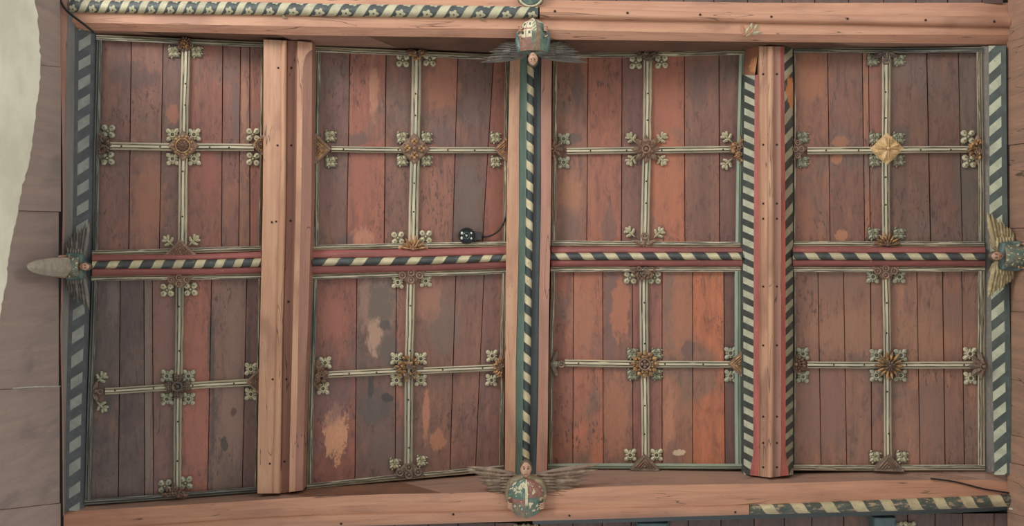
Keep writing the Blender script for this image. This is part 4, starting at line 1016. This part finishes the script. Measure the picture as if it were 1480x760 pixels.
# --- panel 4 lower
boss('bronze radiating leaf boss with dark eye, centre of the lower row fourth panel', 1285, 528, 'radial', four(1266, 1301, 513, 542), 'ring', r=20, mat=M_bgrey, mat2=M_bgold, leafmat=M_leafG)
boss('broken pinkish brown half boss at the top of the lower row fourth panel', 1280, 387, 'rosettes3', [(1261, 400), (1299, 400)], 'ring', DN, 17, mat=M_bbrown, mat2=M_bbrown, leafmat=M_leafG)
boss('reddish flower half boss at the left side of the lower row fourth panel', 1150, 526, 'rosette', [(1160, 511), (1160, 544)], 'ring', RT, 15, mat=M_bbrown, mat2=M_bbrown, leafmat=M_leafG)
boss('worn brown rosette half boss at the right side of the lower row fourth panel', 1420, 529, 'star', [(1401, 511), (1402, 546)], 'ring', LF, 17, mat=M_bgrey, mat2=M_bbrown)
boss('curled brown pyramid half boss, bottom of the lower row fourth panel', 1284, 678, 'triangle', [(1264, 660), (1303, 660)], 'square', UP, 18, mat=M_bgrey, mat2=M_bbrown)
# remains of bosses on the tie beams and in the next bay
def scrap(label, px, py, z, r, mat, mat2, n=7, name='broken_boss'):
    t = thing_at(name, label, 'boss', W(px, py, z), (PI, 0, 0)); a = MB(); b = MB(); rnd_ = random.Random(int(px))
    for i in range(n):
        q = rnd_.uniform(0, 2 * PI); petal(a if i % 2 else b, rnd_.uniform(-.5, .5) * r * U, rnd_.uniform(-.25, .25) * r * U, q * .3, r * U * .9, r * U * .28, 0.02, -0.004)
    a.build('carved_leaves', mat, t); b.build('carved_leaves', mat2, t); return t
scrap('broken carved scrap with pale paint left of the fourth panel on the top tie beam', 1080, 49, TB - .002, 16, M_sal, M_leaf, 9)
scrap('small pale shell scrap on the top tie beam above the plain purlin', 409, 25, TB - .002, 8, M_leaf, M_leaf, 4)
scrap('tiny pale leaf scrap on the top tie beam left of the upper shield', 695, 29, TB - .002, 5, M_leaf, M_leaf, 4)
for px, py, lab in ((280, 764, 'carved leaf boss cut by the bottom edge, lower left'), (325, 765, 'second carved leaf boss cut by the bottom edge, lower left'), (760, 763, 'carved pale boss below the lower winged figure, cut by the bottom edge'), (1305, 760, 'grey leaf boss at the bottom edge beside the blue block')):
    t = thing('carved_boss', lab, 'boss'); t.matrix_basis = Matrix.Translation(P(px, py, 0.03)) @ Matrix.Rotation(PI, 4, 'X')
    for s_ in (-1, 1): corner_leaf('ring', px + s_ * 9, py + 2, t, 0)
def block(name, label, cat, x0, x1, y0, y1, za, zb_, mat):
    m = MB(); A = [W(x, y, za) for x, y in ((x0, y0), (x1, y0), (x1, y1), (x0, y1))]; B = [Vector((p.x, p.y, zb_ + EYE)) for p in A]
    I = [W(lerp(x, (x0 + x1) / 2, .12), lerp(y, (y0 + y1) / 2, .12), za - .01) for x, y in ((x0, y0), (x1, y0), (x1, y1), (x0, y1))]
    m.add(B + A + I, [[0, 1, 2, 3], [8, 9, 10, 11]] + [[k * 4 + i, k * 4 + (i + 1) % 4, (k + 1) * 4 + (i + 1) % 4, (k + 1) * 4 + i] for k in (0, 1) for i in range(4)])
    return tag(m.build(name, mat), label, cat)
M_blue = paint('grey_blue_paint', (84, 112, 124), (120, 130, 130), 0.2)
block('painted_block', 'grey blue painted block at the bottom edge right of the red filleted purlin', 'block', 1262, 1295, 747, 775, roofz(1278) - .05, roofz(1278) + .01, M_blue)
block('painted_block', 'grey blue painted block at the bottom edge below the third panel', 'block', 920, 966, 755, 785, roofz(943) - .05, roofz(943) + .01, M_blue)

# ------------------------------------------------------------------ winged shield bearers
M_skin = carved('worn_flesh_paint', (190, 140, 118), (206, 160, 136), 0.4, (120, 82, 70), 26)
M_wingB = carved('brown_feather_wood', (132, 106, 92), (158, 134, 112), 0.35, (84, 66, 60), 22)
M_wingO = carved('ochre_feather_paint', (166, 146, 108), (186, 168, 128), 0.4, (84, 72, 54), 26)
M_wingG = carved('grey_feather_paint', (104, 98, 98), (128, 118, 108), 0.35, (62, 60, 64), 26)
M_hair = carved('dark_hair_paint', (92, 76, 66), (120, 98, 82), 0.3)
M_robeT = carved('teal_robe_paint', (76, 104, 108), (110, 128, 120), 0.3, (48, 66, 72), 30)
M_robeO = carved('olive_robe_wood', (128, 112, 88), (164, 144, 112), 0.3, (70, 60, 50), 30)
M_pale = plain('pale_robe_paint', (178, 168, 160), 0.6)
S_MATS = [carved('shield_white', (214, 204, 176), (196, 184, 156), 0.4, (120, 104, 84), 40), carved('shield_teal', (82, 112, 106), (104, 128, 116), 0.4, (66, 84, 84), 40),
          carved('shield_red', (146, 88, 82), (160, 108, 96), 0.4, (96, 62, 58), 40), carved('shield_brown', (128, 104, 88), (146, 122, 100), 0.4, (84, 66, 56), 40), carved('shield_dark', (58, 62, 58), (74, 74, 66), 0.3)]
M_eye = plain('dark_eye_paint', (52, 42, 40)); M_lip = plain('red_lip_paint', (150, 70, 64))
def head_mesh(sx, sy, sz):
    """face looks along +z, chin towards -y"""
    m = MB(); n1, n2 = 22, 28; vs_ = []
    for i in range(n1 + 1):
        th = PI * i / n1
        for j in range(n2):
            ph_ = 2 * PI * j / n2
            x, y, z = math.sin(th) * math.cos(ph_), math.cos(th), math.sin(th) * math.sin(ph_)
            w_ = 1.0 - 0.28 * max(0, -y) ** 1.5
            g = lambda cx, cy, rx, ry: math.exp(-((x - cx) / rx) ** 2 - ((y - cy) / ry) ** 2) if z > 0 else 0
            dz = 0.34 * g(0, -0.12, .13, .22) + 0.12 * g(0, 0.14, .10, .25) - 0.22 * g(.34, .10, .17, .12) - 0.22 * g(-.34, .10, .17, .12)
            dz += 0.11 * g(.34, .08, .10, .07) + 0.11 * g(-.34, .08, .10, .07)
            dz += 0.10 * g(.32, .30, .22, .07) + 0.10 * g(-.32, .30, .22, .07)
            dz += 0.15 * g(0, -.47, .22, .06) - 0.12 * g(0, -.53, .22, .035) + 0.13 * g(0, -.60, .18, .06) + 0.16 * g(0, -.86, .2, .12)
            dz += 0.07 * g(.5, -.2, .2, .2) + 0.07 * g(-.5, -.2, .2, .2)
            vs_.append((x * w_ * sx, y * sy, (z * 0.95 + dz) * sz))
    fs = [[i * n2 + j, i * n2 + (j + 1) % n2, (i + 1) * n2 + (j + 1) % n2, (i + 1) * n2 + j] for i in range(n1) for j in range(n2)]
    m.add(vs_, fs)
    for s_ in (-1, 1):       # ears
        v0 = len(m.v); dome(m, 0, 0, 0.22 * sx, 0.10 * sx, 0, 8, 2, 0, 1.5)
        for q in range(v0, len(m.v)):
            p = m.v[q]; m.v[q] = Vector((s_ * (0.93 * sx + p.z), p.y + 0.0, p.x * .6))
    return m
def skin_body(name, joints, edges, mat, parent):
    me = bpy.data.meshes.new(name); me.from_pydata([j[0] for j in joints], edges, [])
    o = bpy.data.objects.new(name, me); C.objects.link(o); o.parent = parent
    md = o.modifiers.new('skin', 'SKIN'); md.use_smooth_shade = True
    for i, j in enumerate(joints):
        r_ = j[1] if isinstance(j[1], tuple) else (j[1], j[1]); me.skin_vertices[0].data[i].radius = r_
    me.skin_vertices[0].data[0].use_root = True
    o.modifiers.new('sub', 'SUBSURF').levels = 2; o.modifiers['sub'].render_levels = 2
    me.materials.append(mat); return o
def angel(label, px, py, z, ang, sh_w, sh_l, head_d, head_r, wing_L, wing_b, wing_root, pattern, mat_wing, mat_robe, wing_z=-0.10, fan=0.0, sh_round=False, robe_tail=False, wing_y=0.25, extra=None, shield_z=0.05):
    """ang: picture direction (y up) from the shield to the head. sizes in px."""
    s = z / F; t = thing('angel_carving', label, 'carving', 'winged shield bearers round the bay')
    t.location = W(px, py, z); t.rotation_euler = (Matrix.Rotation(PI, 3, 'X') @ Matrix.Rotation(ang - PI / 2, 3, 'Z')).to_euler()
    # shield
    m = MB(); nu, nv = 40, 48; g = {}
    for j in range(nv + 1):
        v = -1 + 2 * j / nv                       # -1 far point, +1 by the neck
        wf = math.sqrt(max(0.0, 1 - max(0, -v) ** 2.3)) if not sh_round else math.sqrt(max(0.0, 1 - abs(v) ** 2.6))
        if v > 0 and not sh_round: wf *= 1 - 0.10 * v
        wf = max(wf, 0.05)
        for i in range(nu + 1):
            u = -1 + 2 * i / nu
            g[i, j] = len(m.v); m.v.append(Vector((u * wf * sh_w * s / 2, v * sh_l * s / 2, shield_z + 0.05 * (1 - u * u) * (1 - .4 * v * v))))
    for j in range(nv):
        for i in range(nu):
            m.f.append([g[i, j], g[i + 1, j], g[i + 1, j + 1], g[i, j + 1]]); m.mi.append(pattern((i + .5) / nu, (j + .5) / nv)); m.uv.append(None); m.uvn.append(None)
    rim = [g[i, 0] for i in range(nu + 1)] + [g[nu, j] for j in range(1, nv + 1)] + [g[i, nv] for i in range(nu - 1, -1, -1)] + [g[0, j] for j in range(nv - 1, 0, -1)]
    k0 = len(m.v)
    for q in rim: p = m.v[q]; m.v.append(Vector((p.x, p.y, p.z - 0.018)))
    nr = len(rim)
    for q in range(nr): m.f.append([rim[q], k0 + q, k0 + (q + 1) % nr, rim[(q + 1) % nr]]); m.mi.append(3); m.uv.append(None); m.uvn.append(None)
    m.f.append([k0 + q for q in range(nr)]); m.mi.append(3); m.uv.append(None); m.uvn.append(None)
    m.build('shield', S_MATS, t, True)
    # body in one surface: torso, neck, shoulders, arms to the shield rim
    hw = sh_w * s / 2; hl = sh_l * s / 2; hd = head_d * s; hr = head_r * s
    J = [((0, -hl * .2, 0.0), (hw * .62, 0.05)), ((0, hl * .45, 0.005), (hw * .70, 0.05)), ((0, hl * .95, 0.02), (hw * .50, .04)), ((0, hd - hr * 1.15, 0.045), (hr * .5, hr * .5)), ((0, hd - hr * .4, 0.05), (hr * .5, hr * .45))]
    E = [(0, 1), (1, 2), (2, 3), (3, 4)]
    for sd in (-1, 1):
        k = len(J); J += [((sd * hw * .80, hl * .78, 0.02), .034), ((sd * hw * 1.04, hl * .15, 0.02), .019), ((sd * hw * 1.0, -hl * .30, 0.045), .013)]
        E += [(2, k), (k, k + 1), (k + 1, k + 2)]
    skin_body('body', J, E, mat_robe, t)
    for sd in (-1, 1):
        for f_ in range(4):
            y0 = -hl * .30 - (f_ - 1.5) * 0.0082; L = (0.9, 1.1, 1.05, .8)[f_]
            tube('finger', smoothpath([(sd * hw * 1.03, y0, 0.055), (sd * hw * .98, y0 - .004, 0.055 + .022), (sd * hw * (.92 - .05 * L), y0 - .006, 0.055 + .028), (sd * hw * (.84 - .06 * L), y0 - .008, 0.055 + .024)], 3), .0036, M_skin, t, 6)
        tube('thumb', smoothpath([(sd * hw * 1.02, -hl * .30 + .026, 0.055), (sd * hw * .95, -hl * .30 + .036, 0.078), (sd * hw * .86, -hl * .30 + .036, 0.076)], 3), .0042, M_skin, t, 6)
    h = head_mesh(hr, hr * 1.5, hr).build('head', M_skin, t, True); h.location = (0, hd, 0.055)
    for sd in (-1, 1):
        e_ = MB(); dome(e_, 0, 0, hr * .13, hr * .10, 0, 8, 2, 0, .7); e_ = e_.build('eye', M_eye, h, True); e_.location = (sd * hr * .34, hr * .12, hr * .88)
        b_ = MB(); petal(b_, sd * hr * .12, hr * .40, 0.15 if sd > 0 else PI - .15, hr * .45, hr * .10, hr * .12, hr * .86); b_.build('eyebrow', M_eye, h)
    mo = MB(); petal(mo, -hr * .24, -hr * .80, 0, hr * .48, hr * .13, hr * .12, hr * .80); mo.build('mouth', M_lip, h)
    hm = MB(); v0 = 0                         # cap of hair, open at the face
    n1, n2 = 10, 20; vs_ = []
    for i in range(n1 + 1):
        th = PI * .66 * i / n1
        for j in range(n2):
            ph_ = 2 * PI * j / n2; front = max(0, math.sin(ph_)); thh = th * (1 - .72 * front)
            wv = 1.06 + 0.03 * math.sin(ph_ * 9)
            vs_.append((math.sin(thh) * math.cos(ph_) * hr * wv, math.cos(thh) * hr * 1.5 * wv, math.sin(thh) * math.sin(ph_) * hr * wv))
    fs = [[i * n2 + j, i * n2 + (j + 1) % n2, (i + 1) * n2 + (j + 1) % n2, (i + 1) * n2 + j] for i in range(n1) for j in range(n2)]
    fs.append([n1 * n2 + j for j in range(n2)]); hm.add(vs_, fs); hh = hm.build('hair', M_hair, h, True)
    # wings
    for sd in (-1, 1):
        WL = wing_L[0 if sd < 0 else 1]; wb = wing_b
        mw = MB(); x0, y0 = sd * wing_root * s, hl * wing_y
        base = MB(); petal(base, x0 * .4, y0, (0 if sd > 0 else PI) + sd * fan, WL * s * .66, wb * s * 1.05, 0.045, wing_z)
        wo = base.build('wing', mat_wing, t, False)
        nF = 8
        for i in range(nF):
            k = i / (nF - 1)
            yy = y0 + wb * s * (.42 - .86 * k); L = WL * s * (1.0 - .52 * k ** 1.1) * (1 + .04 * math.sin(i * 2.3))
            a_ = sd * (fan + .10 - .30 * k); a_ = a_ if sd > 0 else PI + a_
            fm_ = MB(); petal(fm_, x0, yy, a_, L - abs(x0) * .4, wb * s * .27, 0.016, wing_z + .022 - .002 * i + 0.004 * (i % 2)); petal(fm_, x0, yy, a_, (L - abs(x0) * .4) * .95, wb * s * .03, 0.010, wing_z + .034 - .002 * i)
            fm_.build('feather', mat_wing, wo)
        for i in range(6):
            k = i / 5; yy = y0 + wb * s * (.36 - .72 * k)
            fm_ = MB(); a_ = 0 if sd > 0 else PI
            petal(fm_, x0 * .8, yy, a_, WL * s * .30, wb * s * .19, 0.018, wing_z + .036); fm_.build('feather', mat_wing, wo)
    if extra: extra(t, s)
    return t
def pat_top(u, v):   # u left-right as the figure has it, v 0 = far point, 1 = neck
    # figure head points down the picture, so left/right swap
    x = 1 - u; y = v          # y 0 at the picture top of the shield
    if y > .97: return 3
    if x < .45:
        if y < .60:
            cx, cy = (x / .225) % 1, (y - .04) / .28 % 1
            if cx < .14 or cy < .12: return 2
            if .40 < cx < .80 and .38 < cy < .66: return 4
            return 0
        return 2 if int(y * 28) % 3 else 3
    if x < .62 and y < .42: return 0 if (int(x * 22) + int(y * 28)) % 3 else 1
    if x < .65: return 1 if .3 < y < .8 and x < .56 else 3
    if x < .78: return 3
    return 1 if y > .12 else 0
def nzz(u, v, k): return mnoise.noise(Vector((u * k, v * k, k * .37))) * 1.6
def pat_bot(u, v):
    r_ = nzz(u, v, 9.0) + .5 * nzz(u, v, 21.0)
    if abs(u - .52) < .04 and v > .35: return 0
    if .25 < u < .52 and .76 < v < .90: return 0 if r_ > -.25 else 1
    if r_ > .62: return 0
    if u < .5: return 1 if v > .5 else (2 if v > .40 else (3 if r_ < .2 else 1))
    return 2 if v > .55 else (1 if r_ < .3 else 3)
def pat_side(u, v):
    r_ = nzz(u, v, 11.0) + .4 * nzz(u, v, 25.0)
    if r_ > .6: return 0
    if v < .3: return 2 if r_ > -.2 else 3
    return 1 if r_ > -.35 else 3
angel('winged figure on the top tie beam holding a chequered shield, head below the shield', 770, 54, TB - .01, -PI / 2, 40, 46, 35, 7.2, (72, 66), 22, 17, pat_top, M_wingG, M_robeT, wing_z=-.09, wing_y=.75, fan=.0)
angel('winged figure on the bottom tie beam holding a patchy green and red shield', 760, 716, TB - .01, PI / 2, 50, 56, 42, 8.6, (74, 96), 30, 20, pat_bot, M_wingB, M_robeO, wing_z=-.06, wing_y=.62, fan=.05, sh_round=True)
angel('winged figure at the right wall holding a grey green shield, ochre wings up and down', 1466, 370, roofz(1440) - .13, PI, 34, 42, 34, 7.0, (52, 56), 30, 14, pat_side, M_wingO, M_robeT, wing_z=-.04, wing_y=.65, fan=.12)
def tail(t, s):
    m = MB(); n1, n2 = 36, 24; M = Matrix.LocRotScale(t.location, t.rotation_euler.to_quaternion(), None).inverted()
    for i in range(n1 + 1):
        k = i / n1; px_ = lerp(96, 39, k); z_ = 2.315 * F / (740 - px_); wr = 13.5 * z_ / F * math.sqrt(max(0.0, 1 - k ** 2.2)) + .001
        for j in range(n2):
            a = 2 * PI * j / n2; fold = 1 + .10 * math.cos(a * 5)
            m.v.append(M @ Vector((-2.315 + .55 * wr * math.sin(a) * fold, (385 - 380) * z_ / F + wr * math.cos(a) * fold, z_ + EYE)))
    for f in [[i * n2 + j, i * n2 + (j + 1) % n2, (i + 1) * n2 + (j + 1) % n2, (i + 1) * n2 + j] for i in range(n1) for j in range(n2)] + [list(range(n2)), [n1 * n2 + j for j in range(n2)]]:
        m.f.append(f); m.uv.append(None); m.uvn.append(None); m.mi.append(0)
    o = m.build('robe', M_pale, t, True); o['label'] = 'pale tapering robe reaching over the wall'
angel('dim winged figure at the left wall with a blue grey shield and pale tapering robe', 104, 385, roofz(110) - .10, 0, 30, 34, 26, 6.0, (58, 56), 26, 12, pat_side, M_wingG, M_robeT, wing_z=-.03, wing_y=.3, fan=.06, extra=tail)

# roundel of the next bay above the ridge
t = thing_at('painted_roundel', 'dark teal roundel with a cream rim at the top edge over the ridge', 'roundel', W(767, -8, TB), (PI, 0, 0))
m = MB(); dome(m, 0, 0, .075, .04, -.02, 24, 4); m.build('disc', M_robeT, t, True)
m = MB(); ring(m, 0, 0, .066, .006, 0.012, 28, 6); m.build('rim', M_leaf, t, True)

# ------------------------------------------------------------------ lamp, cables
lp = thing_at('spotlight', 'round black spotlight with small white lamps in the upper row second panel', 'light', P(675, 341, 0.0), (PI, 0, 0))
Ml = plain('black_lamp_metal', (34, 40, 48), 0.3, 0.4, 0.5)
m = MB(); 
def disc(mb, cx, cy, r, z0, z1, seg=24): plate(mb, [(cx + r * math.cos(2 * PI * i / seg), cy + r * math.sin(2 * PI * i / seg)) for i in range(seg)], z0, z1, 0.12)
disc(m, 0, 0, .046, 0, .05); ring(m, 0, 0, .040, .007, .048, 28, 6); m.build('housing', Ml, lp)
m = MB(); ring(m, 0, 0, .018, .004, .052, 20, 6); dome(m, 0, 0, .015, .010, .046, 14, 3); m.build('lens', plain('lamp_lens', (60, 72, 80), 0.1, 0.2, 0.8), lp, True)
Mw = plain('white_reflector', (226, 232, 232), 0.25)
m = MB(); dome(m, 0, 0, .005, .006, .056, 8, 2); m.build('bulb', Mw, lp, True)
for a in (150, 205, 30, 330):
    m = MB(); q = math.radians(a); dome(m, .031 * math.cos(q), .031 * math.sin(q), .0085 if a in (150, 205) else .006, .008, .049, 8, 2, 0, 1.3); m.build('reflector', Mw, lp, True)
m = MB(); plate(m, [(.02, .030), (.085, .022), (.085, -.022), (.02, -.030)], 0, .035, .06); m.build('bracket', plain('lamp_bracket', (70, 66, 74), 0.5), lp)
cab = smoothpath([P(695, 343, .02), P(708, 341, .03), P(720, 334, .03), P(728, 322, .035), P(732, 308, .04), P(735, 270, .045), P(736, 240, .045), P(737, 210, .05), P(735, 195, .045), P(736, 150, .04), P(738, 90, .04)], 8)
cb = tag(tube('cable', cab, .0048, M_black), 'black cable curving from the spotlight up along the ridge beam', 'cable')
c2 = smoothpath([W(84, -8, TB - .03), W(92, 10, TB - .035), W(104, 22, TB - .035), W(120, 34, TB - .03), W(136, 47, TB - .02)], 8)
tag(tube('cable', c2, .006, M_black), 'dark cable crossing the top left corner of the bay', 'cable')
tag(tube('cable', smoothpath([W(-20, 563, 4.86), W(20, 561, 5.0), W(50, 559, 5.12), W(87, 558, 5.4)], 6), .0035, M_white), 'thin white wire on the wall plate low at the left edge', 'cable')
tag(tube('cable', smoothpath([W(1459, 735, TB - .03), W(1466, 736, TB - .05), W(1474, 740, TB - .05), W(1490, 752, TB - .02)], 6), .006, M_white), 'short white cable at the bottom right corner', 'cable')
tag(tube('cable', smoothpath([W(1345, 691.5, TB + .02), W(1380, 696, TB + .015), W(1420, 706, TB + .0), W(1450, 711, TB - .01), W(1464, 713, TB - .01)], 6), .0042, M_black), 'black crack line along the bottom tie beam at its right end', 'cable')  # thin black tube standing in for a crack in the beam
